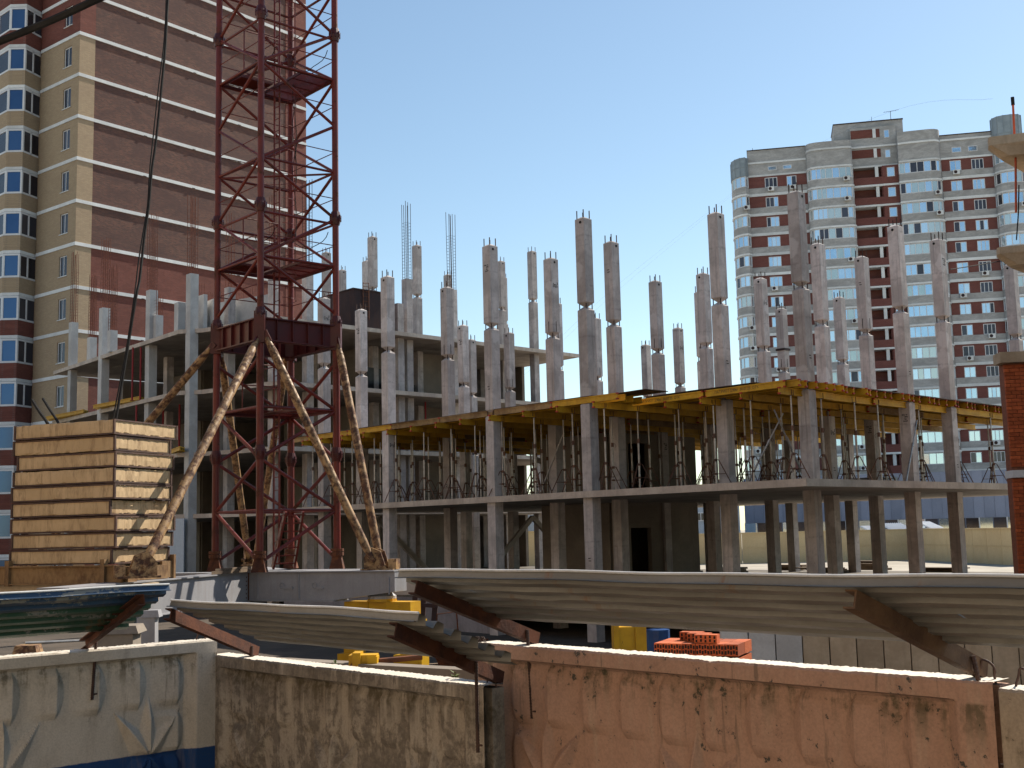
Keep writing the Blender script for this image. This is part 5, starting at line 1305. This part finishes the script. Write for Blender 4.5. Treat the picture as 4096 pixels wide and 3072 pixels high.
# landing tower on the roof
z2 = LZ(zat(3500, 475, 168)); 
mb = MB(); mb.box(u2b, u3b, .5, 4.5, zt_ + .2, z2 - 1.0); mb.box(fu(3335, 500), fu(3615, 500), 1.2, 7, zt_ + 2.5, z2); rpart('attic_wall', mb, MT['greybrick'])
q = MB(); q.box(fu(3333, 500), fu(3617, 500), 1.1, 7.1, z2, z2 + .15); rpart('coping', q, MT['rustdark'])
for i in range(3):
    z0 = zt_ + 3.0 * i + .15
    if z0 + 2.9 > z2: break
    mb = MB(); mb.box(u2b, u3b, .30, .49, z0, z0 + .27); rpart('floor_band', mb, MT['whiteband'])
    mb = MB(); mb.box(u2b + .1, u3m, .44, .495, z0 + 1.5, z0 + 2.75); rpart('landing_opening', mb, MT['redbrick'])
    mb = MB(); mb.box(u3m - 1.0, u3m - .55, .36, .43, z0 + 1.4, z0 + 2.8); rpart('pillar', mb, MT['whiteband'])
    win(fu(3538, 560), fu(3560, 560), z0 + 1.3, z0 + 2.5, 1, lambda i: False, .46)
for pts, zA, hgt in ((S0, zt_, 2.9), (S6, zt_ + .3, 5.2)):
    mb = MB(); mb.prism(pts, zA, zA + hgt); c_ = rpart('zinc_crown', mb, MT['zincroof']); sm = MB()
    for p in pts: sm.box(p[0] - .05, p[0] + .05, p[1] - .06, p[1] + .04, zA, zA + hgt + .01)
    rpart('seam', sm, MT['zincroof'], c_)
    for zz in (zA, zA + hgt * .5): 
        q = MB(); q.prism([(x - .04 if x < 5 else x, y - .05) for x, y in pts], zz, zz + .08); rpart('seam', q, MT['zincroof'], c_)
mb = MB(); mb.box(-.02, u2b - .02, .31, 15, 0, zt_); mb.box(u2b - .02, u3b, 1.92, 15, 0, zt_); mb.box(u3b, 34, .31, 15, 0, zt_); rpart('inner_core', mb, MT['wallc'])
mb = MB(); mb.box(u5b + 4, u5b + 14, .1, 12, 0, zt_ + 3); rpart('red_wall', mb, MT['blueredbrick'])
mb = MB(); q = (fu(3572, 460), 3.0)
mb.tube([(q[0], q[1], z2), (q[0], q[1], z2 + 2.0)], .04, 5); mb.tube([(q[0] - 1.0, q[1], z2 + 1.9), (q[0] + 1.2, q[1], z2 + 2.1)], .025, 4)
for k in range(6): mb.tube([(q[0] - .8 + .3 * k, q[1] - .25, z2 + 1.95), (q[0] - .8 + .3 * k, q[1] + .25, z2 + 1.95)], .015, 4)
for xx in (fu(3010, 600), fu(3490, 470)): mb.tube([(xx, 1.5, z2 - 3), (xx, 1.5, (zs1 if xx < 2 else z2) + .9)], .03, 4)
rpart('aerial', mb, MT['rustdark'])

# ---------------------------------------------------------------- brick pier with slabs at the right edge
bp = empty('unfinished_brick_house', (13.4, 31.2, GZ), 'orange brick pier of a house still being built with jutting slabs', 'brick building')
bx0 = atY(4034, 1700, 31.0).x; dirp = Vector((1, -.12, 0)).normalized(); nrm = Vector((-.12, -1, 0)).normalized()
o0 = Vector((bx0, 31.0, 0))
mb = MB(); mb.obox(o0 + dirp * .76 - nrm * .30 + Vector((0, 0, (GZ + 4.1) / 2)), dirp * .74, nrm * .27, (0, 0, (4.1 - GZ) / 2)); part('mortar_core', mb, MT['mortar'], bp)
bk = MB(); bk.box(0, .24, -.06, .06, 0, .088); bk_me = bk.mesh('brick', MT['orangebrick'])
bh_ = MB(); bh_.box(0, .115, -.06, .06, 0, .088); bh_me = bh_.mesh('brick', MT['orangebrick'])
yawp = math.atan2(dirp.y, dirp.x); zc = -2.4; row = 0; rbk = random.Random(3); nbk = 0
while zc < 4.05:
    if not (1.06 < zc < 1.30):
        x = 0.0; first = row % 2
        while x < .78:
            me_, w_ = (bh_me, .115) if (first and x == 0) else (bk_me, .24)
            p = o0 + dirp * x + nrm * (-.035 + rbk.uniform(-.004, .004)); o = inst('brick', me_, bp, (p.x, p.y, zc), local=False); o.rotation_euler = (rbk.uniform(-.006, .006), rbk.uniform(-.008, .008), yawp + rbk.uniform(-.01, .01)); x += w_ + .011; nbk += 1
    zc += .0995; row += 1
for z0, z1, lx, ov, m_ in ((1.10, 1.29, -.02, .05, 'whiteband'), (4.10, 4.38, -.14, .15, 'beigeconcrete')):
    mb = MB(); mb.obox(o0 + dirp * (.95 + lx) - nrm * (.27 - ov) + Vector((0, 0, (z0 + z1) / 2)), dirp * .95, nrm * .33, (0, 0, (z1 - z0) / 2)); part('floor_edge', mb, MT[m_], bp)
for z0, z1, px in ((6.95, 7.25, 3988), (9.95, 10.3, 3952)):
    p = atY(px, 1000 if z0 < 8 else 550, 31.2); mb = MB(); n_ = 8; d2 = Vector((1, -.35, 0)).normalized(); n2 = Vector((-d2.y, d2.x, 0))
    prof = [(0, .0), (.10, -.09), (.25, -.15)]
    pl_ = [p + n2 * .35, p, p + d2 * .06 - n2 * .10, p + d2 * 2.5 - n2 * .12, p + d2 * 2.5 + n2 * 2.4, p + d2 * .9 + n2 * 2.4]
    mb.prism([(q.x, q.y) for q in pl_], z0 + .12, z1)
    low = [p + d2 * .35 + n2 * .5, p + d2 * .30 + n2 * .2, p + d2 * .5 + n2 * .05, p + d2 * 2.5 + n2 * .1, p + d2 * 2.5 + n2 * 2.3, p + d2 * 1.1 + n2 * 2.2]
    nn = len(pl_); mb.add([(q.x, q.y, z0 + .12) for q in pl_] + [(q.x, q.y, z0 - .18) for q in low], [tuple(range(nn, 2 * nn))] + [(i, (i + 1) % nn, nn + (i + 1) % nn, nn + i) for i in range(nn)])
    part('balcony_slab', mb, MT['beigeconcrete'], bp)
mb = MB(); mb.obox(o0 + dirp * 1.6 - nrm * .6 + Vector((0, 0, 7.3)), dirp * .25, nrm * .25, (0, 0, 2.95)); part('column', mb, MT['beigeconcrete'], bp)
mb = MB(); a_ = atY(4052, 420, 31.3); b_ = atY(4064, 850, 31.3); mb.tube([a_, a_.lerp(b_, .5) + Vector((.03, 0, 0)), b_], .030, 6); a2 = Vector((a_.x, a_.y, a_.z)); part('safety_rope', mb, MT['netorange'], bp)
mb = MB(); mb.tube([a_, a_ + Vector((0, 0, .22))], .05, 8); c1 = [atY(x, y, 31.2) for x, y in ((4076, 740), (4074, 850), (4066, 960))]; mb.tube(c1, .018, 5); part('cable', mb, MT['blackcable'], bp)

# unseen rest of that house, added to block sky light from the right
for k, (z0, z1) in enumerate(((GZ, 1.1), (1.3, 4.1), (4.4, 7.1), (7.3, 10.1))):
    for i in range(6):
        y0 = 32.0 - i * 3.1; x0 = 15.2
        mb = MB(); mb.box(x0, x0 + .38, y0 - 3.05, y0 - 2.0, z0, z1); mb.box(x0, x0 + .38, y0 - 1.95 + .95, y0, z0, z1); mb.box(x0, x0 + .38, y0 - 2.0, y0 - 1.0, z0, z0 + .9); mb.box(x0, x0 + .38, y0 - 2.0, y0 - 1.0, z1 - .4, z1); part('infill_wall', mb, MT['redbrick'], bp)
    mb = MB(); mb.box(15.0, 40, 13.2, 32.4, z1, z1 + .2); part('floor_slab', mb, MT['beigeconcrete'], bp)
    mb = MB(); mb.box(15.7, 39, 13.6, 14.0, z0, z1); mb.box(20, 20.3, 14, 32, z0, z1); part('added_inner_wall', mb, MT['wallc'], bp)

# ---------------------------------------------------------------- beyond the site: cream hoarding, low buildings
def facing(p, q): d = (q - p); d.z = 0; L = d.length; d.normalize(); return d, Vector((-d.y, d.x, 0)), L
hw = empty('cream_hoarding', (5, 112, GZ), 'long cream panel wall closing the far side of the site', 'wall')
lines = [(Vector((-26, 116, 0)), Vector((13.5, 113, 0)), 3.35), (Vector((13.5, 113, 0)), Vector((36.5, 110.5, 0)), 2.75), (Vector((36.5, 110.5, 0)), Vector((38.0, 91.0, 0)), 2.75), (Vector((38.0, 91.0, 0)), Vector((48, 90, 0)), 2.9)]
for p, q, h in lines:
    d, n_, L = facing(p, q); n = max(1, round(L / 2.6))
    for i in range(n):
        a_ = p + d * (L * i / n); b_ = p + d * (L * (i + 1) / n - .04)
        mb = MB(); mb.prism([tuple(a_)[:2], tuple(b_)[:2], tuple(b_ + n_ * .12)[:2], tuple(a_ + n_ * .12)[:2]], GZ, GZ + h); part('wall_panel', mb, MT['cream'], hw)
    mb = MB(); mb.obox((p + q) / 2 + n_ * .06 + Vector((0, 0, GZ + h + .05)), d * (L / 2), n_ * .14, (0, 0, .05)); mb.obox((p + q) / 2 - n_ * .02 + Vector((0, 0, GZ + h * .52)), d * (L / 2), n_ * .015, (0, 0, .02)); part('coping', mb, MT['cream'], hw)
mb = MB(); p = Vector((37.4, 96.0, GZ))
for k in range(3): mb.box(41.2 + k * 1.1, 41.55 + k * 1.1, 90.4, 90.62, GZ + 1.35, GZ + 1.75)
part('vent', mb, MT['rustdark'], hw)
lp = empty('floodlight', tuple(atY(2560, 2160, 113.2)), 'small floodlight fixed on the cream wall behind the columns', 'lamp')
mb = MB(); q = atY(2558, 2158, 112.6); mb.obox(q, (.35, 0, 0), (0, .2, .05), (0, -.04, .26)); part('housing', mb, MT['rustdark'], lp)
mb = MB(); mb.tube([q + Vector((0, .1, .1)), q + Vector((.5, .6, .35))], .06, 6); part('arm', mb, MT['zinc'], lp)
def low_building(name, x0, x1, Y0, Y1, zt, m, label, wins=(), panels=0, depth=12):
    a_, b_ = atY(x0, 2080, Y0), atY(x1, 2080, Y1); a_.z = b_.z = 0; d, n_, L = facing(a_, b_)
    rt = empty(name, (a_.x, a_.y, GZ), label, 'building', rz=math.atan2(d.y, d.x))
    mb = MB(); mb.box(0, L, 0, depth, 0, zt - GZ); part('wall', mb, m, rt, local=True)
    for (w0, w1, y0, y1, gm) in wins:
        def uu(px): r_ = ray(px, 2080); det = d.x * r_.y - d.y * r_.x; return (a_.y * r_.x - a_.x * r_.y) / det
        u0, u1 = uu(w0), uu(w1); Y = a_.y + d.y * u0; zA, zB = LZ(zat(w0, y1, Y)), LZ(zat(w0, y0, Y))
        fr = MB(); f = .10
        for (xa, xb, za, zb) in ((u0, u0 + f, zA, zB), (u1 - f, u1, zA, zB), (u0 + f, u1 - f, zA, zA + f), (u0 + f, u1 - f, zB - f, zB), ((u0 + u1) / 2 - .04, (u0 + u1) / 2 + .04, zA + f, zB - f)): fr.box(xa, xb, -.08, .0, za, zb)
        wo = part('window', fr, MT['pvc'], rt, local=True)
        g_ = MB(); g_.box(u0 + f, u1 - f, -.03, -.005, zA + f, zB - f); part('pane', g_, MT[gm], wo, local=True)
    if panels:
        z_a = LZ(.4); pm = MB(); n = int(L / 1.05)
        for i in range(n):
            q = MB(); q.box(i * L / n + .015, (i + 1) * L / n - .015, -.06, -.002, z_a, zt - GZ); part('cladding_panel', q, MT['bluepanel'], rt, local=True)
        for i in range(int(L / 1.4)):
            q = MB(); q.box(i * 1.4 + .05, i * 1.4 + 1.35, -.05, -.01, LZ(-1.6), z_a - .05); part('shop_pane', q, MT['glassblue' if (i * 7) % 5 < 2 else 'glassdark' if i % 3 else 'glasscurtain'], rt, local=True)
        for i in range(int(L / 2.8)):
            q = MB(); q.box(i * 2.8 - .06, i * 2.8 + .06, -.09, -.052, LZ(-1.7), z_a); part('mullion', q, MT['pvc'], rt, local=True)
    return rt
low_building('shop_building', 2980, 4200, 138, 128, 5.5, MT['bluepanel'], 'long blue grey clad shop building with a glazed front', panels=1)
low_building('clad_building', 2500, 2960, 128, 131, 4.2, MT['palepanel'], 'pale blue clad building with small white framed windows', wins=((2545, 2566, 2050, 2088, 'glassdark'), (2688, 2708, 2040, 2100, 'glassdark'), (2786, 2820, 2050, 2085, 'glassdark')))
low_building('clad_building', 1690, 2090, 140, 138, 4.5, MT['bluepanel'], 'darker blue grey building seen between concrete braces', wins=((1760, 1776, 2080, 2115, 'glassblue'), (1918, 1944, 2075, 2110, 'glassdark')))
pw_ = []
for i in range(7):
    for k in range(9): pw_.append((1378 + i * 64, 1404 + i * 64, 1560 + k * 58, 1594 + k * 58, 'glassblue' if (i + k) % 3 else 'glassdark'))
low_building('pink_block', 1340, 1830, 205, 200, 24.5, MT['pinkwall'], 'far pink apartment block with white windows behind the frame', wins=pw_)
for i, (x0, x1, Y, zt) in enumerate(((3470, 3530, 112.5, -.55), (3548, 3640, 112.5, -.35), (3705, 3760, 108, -.28))):
    a_, b_ = atY(x0, 2110, Y), atY(x1, 2110, Y); mb = MB(); L = b_.x - a_.x; n = 24
    vs_, fs = [], []
    for k in range(n + 1):
        x = a_.x + L * k / n; h = .05 if k % 2 else -.05
        vs_ += [(x, Y - 1.0, zt - .25 + h), (x, Y + 2.6, zt + .35 + h)]
    for k in range(n): fs.append((2 * k, 2 * k + 2, 2 * k + 3, 2 * k + 1))
    mb.add(vs_, fs); mb.box(a_.x + .1, b_.x - .1, Y + .3, Y + 2.4, GZ, zt - .2)
    single('shed', mb, MT['whiteroof'], 'low shed with a bright white corrugated roof behind the cream wall', 'shed', 'white roofed sheds')
far = low_building('far_block', 2640, 2740, 330, 330, 26, MT['whiteband'], 'distant pale high rise glimpsed between the props', wins=[(2650 + 22 * i, 2662 + 22 * i, 1790 + 22 * k, 1802 + 22 * k, 'glassblue') for i in range(4) for k in range(12)])

# ---------------------------------------------------------------- things between fence and frame
# orange hollow bricks on a pallet behind the pink panel
hb_ = MB()
def hollow(L, W, H):
    m_ = MB(); m_.box(0, L, 0, W, 0, H); 
    n = 5
    for i in range(n):
        for r_ in range(2):
            x = L * (i + .5) / n; m_.mi = 1; m_.box(x - .008, x + .008, -.0025, .02, H * (.12 + .42 * r_ + .07 * (i % 2)), H * (.42 + .42 * r_ + .07 * (i % 2))); m_.mi = 0
    return m_.mesh('hollow_brick', [MT['orangebrick'], MT['dark']])
hme = hollow(.20, .11, .075); hme2 = hollow(.12, .25, .10)
pO = atY(2618, 2620, 10.7); pO.z = 0; rot = R(-24); dx_, dy_ = Vector((math.cos(rot), math.sin(rot), 0)), Vector((-math.sin(rot), math.cos(rot), 0))
ztopb = zat(2800, 2577, 10.5); rq = random.Random(9)
def put_brick(me, x, y, z, lab, grp):
    p = pO + dx_ * x + dy_ * y; o = bpy.data.objects.new('hollow_brick', me); link(o); o.location = (p.x, p.y, z); o.rotation_euler = (0, 0, rot + rq.uniform(-.03, .03)); o['origin'] = (p.x, p.y, z); tag(o, lab, 'brick', grp)
for j in range(2):
    for i in range(6): put_brick(hme2, i * .1255, j * .26, ztopb - .10, 'orange hollow brick in the top layer of the stack behind the pink panel', 'bricks in the stack behind the pink panel')
for k in range(3): put_brick(hme, .16 + (0, .10, .20)[k] * 1.0, .02 + .12 * (2 - k) * (k < 2), ztopb + .002, 'orange brick lying loose on top of the brick stack', 'loose bricks on top of the stack')
mb = MB(); mb.obox(pO + dx_ * .376 + dy_ * .255 + Vector((0, 0, (GZ + ztopb - .12) / 2 )), dx_ * .37, dy_ * .25, (0, 0, (ztopb - .12 - GZ) / 2)); single('brick_pack', mb, MT['orangebrick'], 'wrapped pack of orange bricks carrying the open brick layer', 'brick pack')
# retaining wall of upright concrete slabs, right
wl = empty('panel_wall', tuple(atY(3500, 2650, 21)), 'low wall of upright beige concrete slabs behind the pink panel', 'wall')
for i in range(13):
    x0, x1 = 2890 + i * 108, 2890 + (i + 1) * 108 - 5; Y0, Y1 = 24.5 - i * .22, 24.5 - (i + 1) * .22
    a_, b_ = atY(x0, 2600, Y0), atY(x1, 2600, Y1); mb = MB(); mb.prism([(a_.x, a_.y), (b_.x, b_.y), (b_.x, b_.y + .25), (a_.x, a_.y + .25)], GZ, -2.05 + .04 * ((i * 5) % 3)); part('wall_slab', mb, MT['beigeconcrete' if i > 2 else 'whitec'], wl)  # shade painted in: the first slabs take cooler grey than the sunlit rest
# left: low concrete kerb wall behind the grey panel
mb = MB(); a_, b_ = atY(900, 2650, 16.0), atY(2000, 2650, 13.6); mb.prism([(a_.x, a_.y), (b_.x, b_.y), (b_.x, b_.y + .3), (a_.x, a_.y + .3)], GZ, -1.55); single('kerb_wall', mb, MT['wallc'], 'weathered low concrete wall right behind the grey panel', 'wall')
yb_ = empty('yellow_casting', tuple(atY(1450, 2690, 15.0)), 'small yellow machine casting behind the grey peeling panel', 'machine part')
p = atY(1455, 2650, 14.9); mb = MB(); mb.box(p.x - .17, p.x + .17, p.y - .12, p.y + .12, p.z - .16, p.z + .10); mb.box(p.x - .12, p.x - .02, p.y - .16, p.y + .12, p.z - .16, p.z + .13); mb.box(p.x + .06, p.x + .18, p.y - .15, p.y + .1, p.z - .16, p.z + .08); part('body', mb, MT['machyellow'], yb_)
mb = MB(); mb.tube([p + Vector((-.12, -.125, -.02)), p + Vector((-.12, -.135, -.02))], .03, 8); mb.tube([p + Vector((.0, 0, -.0)), p + Vector((.7, .2, .03))], .035, 8); part('pin', mb, MT['rust'], yb_)
yc = empty('yellow_machine', tuple(atY(2520, 2600, 27.0)), 'yellow machine housing under the deck beside blue barrel', 'machine part')
p = atY(2515, 2555, 27.0); mb = MB(); mb.box(p.x - .32, p.x + .30, p.y - .3, p.y + .3, GZ, p.z + .28); mb.box(p.x + .12, p.x + .36, p.y - .36, p.y + .2, GZ, p.z + .36); mb.box(p.x - .36, p.x - .24, p.y - .34, p.y + .3, GZ, p.z + .40); part('body', mb, MT['machyellow'], yc)
p = atY(2630, 2560, 29); mb = MB(); mb.tube([Vector((p.x, p.y, GZ)), Vector((p.x, p.y, p.z + .25))], .3, 14); single('barrel', mb, MT['bluetarp'], 'blue plastic barrel in the shade under the deck', 'barrel')
# steel rack, trough, plywood scraps in front of the plinth
rk = empty('steel_rack', tuple(atY(1690, 2530, 30)), 'black welded steel rack leaning at the plinth wall', 'rack')
mb = MB(); Y = 31.5
for x in (1655, 1690, 1738):
    a_, b_ = atY(x - 6, 2540, Y), atY(x + 6, 2375 + (1738 - x) * .1, Y); a_.z = GZ if x == 1655 else a_.z; mb.bar(a_, b_, .14, .14)
mb.bar(atY(1635, 2415, Y - .1), atY(1752, 2425, Y - .1), .10, .10); mb.bar(atY(1640, 2515, Y - .1), atY(1745, 2520, Y - .1), .12, .10); part('frame', mb, MT['rustdark'], rk)
mb = MB(); a_ = atY(1700, 2375, Y); mb.tube([a_ + Vector((.1 * math.cos(R(a)), 0, .12 * math.sin(R(a)))) for a in range(-20, 201, 20)], .02, 5); part('hook', mb, MT['rustdark'], rk)
tr2 = empty('mortar_trough', tuple(atY(1845, 2580, 28)), 'rusty mortar trough with wire handles below the plinth', 'trough')
p = atY(1845, 2560, 28); p.z = -2.55
mb = MB(); mb.add([p + Vector(v) for v in ((-.5, -.3, -.45), (.42, -.3, -.45), (.42, .3, -.45), (-.5, .3, -.45), (-.72, -.45, .08), (.62, -.45, .08), (.62, .45, .08), (-.72, .45, .08))], [(0, 1, 2, 3), (0, 4, 5, 1), (1, 5, 6, 2), (2, 6, 7, 3), (3, 7, 4, 0)]); part('bowl', mb, MT['rust'], tr2)
mb = MB(); mb.tube([p + Vector(v) for v in ((-.6, 0, 0), (-.55, 0, .7), (-.1, 0, .75), (-.05, 0, .0))], .02, 5); part('handle', mb, MT['rust'], tr2)
mb = MB(); mb.box(p.x - .8, p.x + .8, p.y - .4, p.y + .4, GZ, p.z - .45); single('timber_trestle', mb, MT['timber'], 'stacked dark timber carrying the rusty trough', 'timber')
mb = MB(); p = atY(1985, 2580, 24); mb.box(p.x - .3, p.x + .3, p.y - .3, p.y + .3, GZ, p.z); single('plastic_sack', mb, MT['bluetarp'], 'bright blue plastic sack beside the rusty trough', 'sack')
# clutter seen left between sheet and fence
for i, (px, py, Y, sx_, m_, nm, lab, cat) in enumerate(((95, 2640, 15.5, .3, 'pipe', 'yellow_machine', 'dull yellow machine part just behind the white and blue panel', 'machine part'), (470, 2560, 16, .55, 'wallc', 'concrete_ring', 'rough broken concrete lump behind the white panel', 'concrete lump'), (590, 2500, 17.5, .28, 'greysteel', 'electric_box', 'grey electric cabinet post behind the fence corner', 'cabinet'))):
    p = atY(px, py, Y); mb = MB(); zt2 = zat(px, py - 60, Y)
    mb.frust((p.x, p.y), (1, .1, 0), (-.1, 1, 0), sx_ * .55, GZ, sx_ * .45, zt2 - .1); mb.frust((p.x + .05, p.y), (1, .1, 0), (-.1, 1, 0), sx_ * .5, zt2 - .1, sx_ * .42, zt2)
    single(nm, mb, MT[m_], lab, cat)
mb = MB(); a_, b_ = atY(100, 2572, 15.2), atY(420, 2558, 15.8); mb.tube([a_, b_], .018, 7); single('steel_tube', mb, MT['zinc'], 'bright steel tube lying behind the white panel', 'tube')
# weeds
def weed(px, py, Y, h, lab):
    p = atY(px, py, Y); rr = random.Random(px); mb = MB(); st = MB()
    st.tube([Vector((p.x, p.y, GZ)), Vector((p.x + .02, p.y, p.z))], .006, 5)
    for k in range(60):
        t = rr.random(); a = rr.uniform(0, 6.28); r_ = rr.uniform(.02, .10) * (1.2 - t * .7); c = Vector((p.x + .02 * t, p.y, p.z - h * (1 - t)))
        d = Vector((math.cos(a), math.sin(a), rr.uniform(.1, .7))); s_ = Vector((-math.sin(a), math.cos(a), 0)) * .014
        tip = c + d * (r_ + .03); mb.add([c - s_ * .3, c + d * r_ * .5 - s_, tip, c + d * r_ * .5 + s_], [(0, 1, 2, 3)])
    rt = empty('weed', (p.x, p.y, GZ), lab, 'plant'); part('stem', st, MT['leaf'], rt); part('leaves', mb, MT['leaf'], rt)
weed(1920, 2590, 13.2, .5, 'tall flowering weed beside the pink panel corner'); weed(1812, 2690, 12.2, .35, 'small leafy weed behind the grey panel top'); weed(1335, 2640, 14.8, .3, 'dark leafy weed left of the yellow casting')

# unseen plastered house added behind the camera to throw warm light on the fence
sh = empty('fill_light_house', (-30, -15, GZ), 'unseen beige house added to throw warm light on the fence', 'house')
mb = MB(); mb.box(-75, 4, -27, -15, GZ, GZ + 24); mb.box(-46, -33, -14.98, 44, GZ, GZ + 22); part('wall', mb, MT['plaster'], sh)
for i in range(18):
    for k in range(6):
        x0 = -74 + i * 4.3; z0 = GZ + 1.4 + k * 3.2; fr = MB()
        for (a, b, c, d) in ((x0, x0 + .1, z0, z0 + 1.5), (x0 + 1.5, x0 + 1.6, z0, z0 + 1.5), (x0 + .1, x0 + 1.5, z0, z0 + .1), (x0 + .1, x0 + 1.5, z0 + 1.4, z0 + 1.5)): fr.box(a, b, -15, -14.94, c, d)
        wo = part('window', fr, MT['pvc'], sh); g_ = MB(); g_.box(x0 + .1, x0 + 1.5, -15, -14.97, z0 + .1, z0 + 1.4); part('pane', g_, MT['glassdark'], wo)
for i in range(13):
    for k in range(6):
        y0 = -13 + i * 4.3; z0 = GZ + 1.4 + k * 3.2; fr = MB()
        for (a, b, c, d) in ((y0, y0 + .1, z0, z0 + 1.5), (y0 + 1.5, y0 + 1.6, z0, z0 + 1.5), (y0 + .1, y0 + 1.5, z0, z0 + .1), (y0 + .1, y0 + 1.5, z0 + 1.4, z0 + 1.5)): fr.box(-33, -32.94, a, b, c, d)
        wo = part('window', fr, MT['pvc'], sh); g_ = MB(); g_.box(-33, -32.97, y0 + .1, y0 + 1.5, z0 + .1, z0 + 1.4); part('pane', g_, MT['glassdark'], wo)
# lift the whole place so that the street lies at height zero
for o in list(scn.objects):
    if o.parent is None and o.type in ('MESH', 'EMPTY'): o.location.z += EYE
    if 'origin' in o: del o['origin']
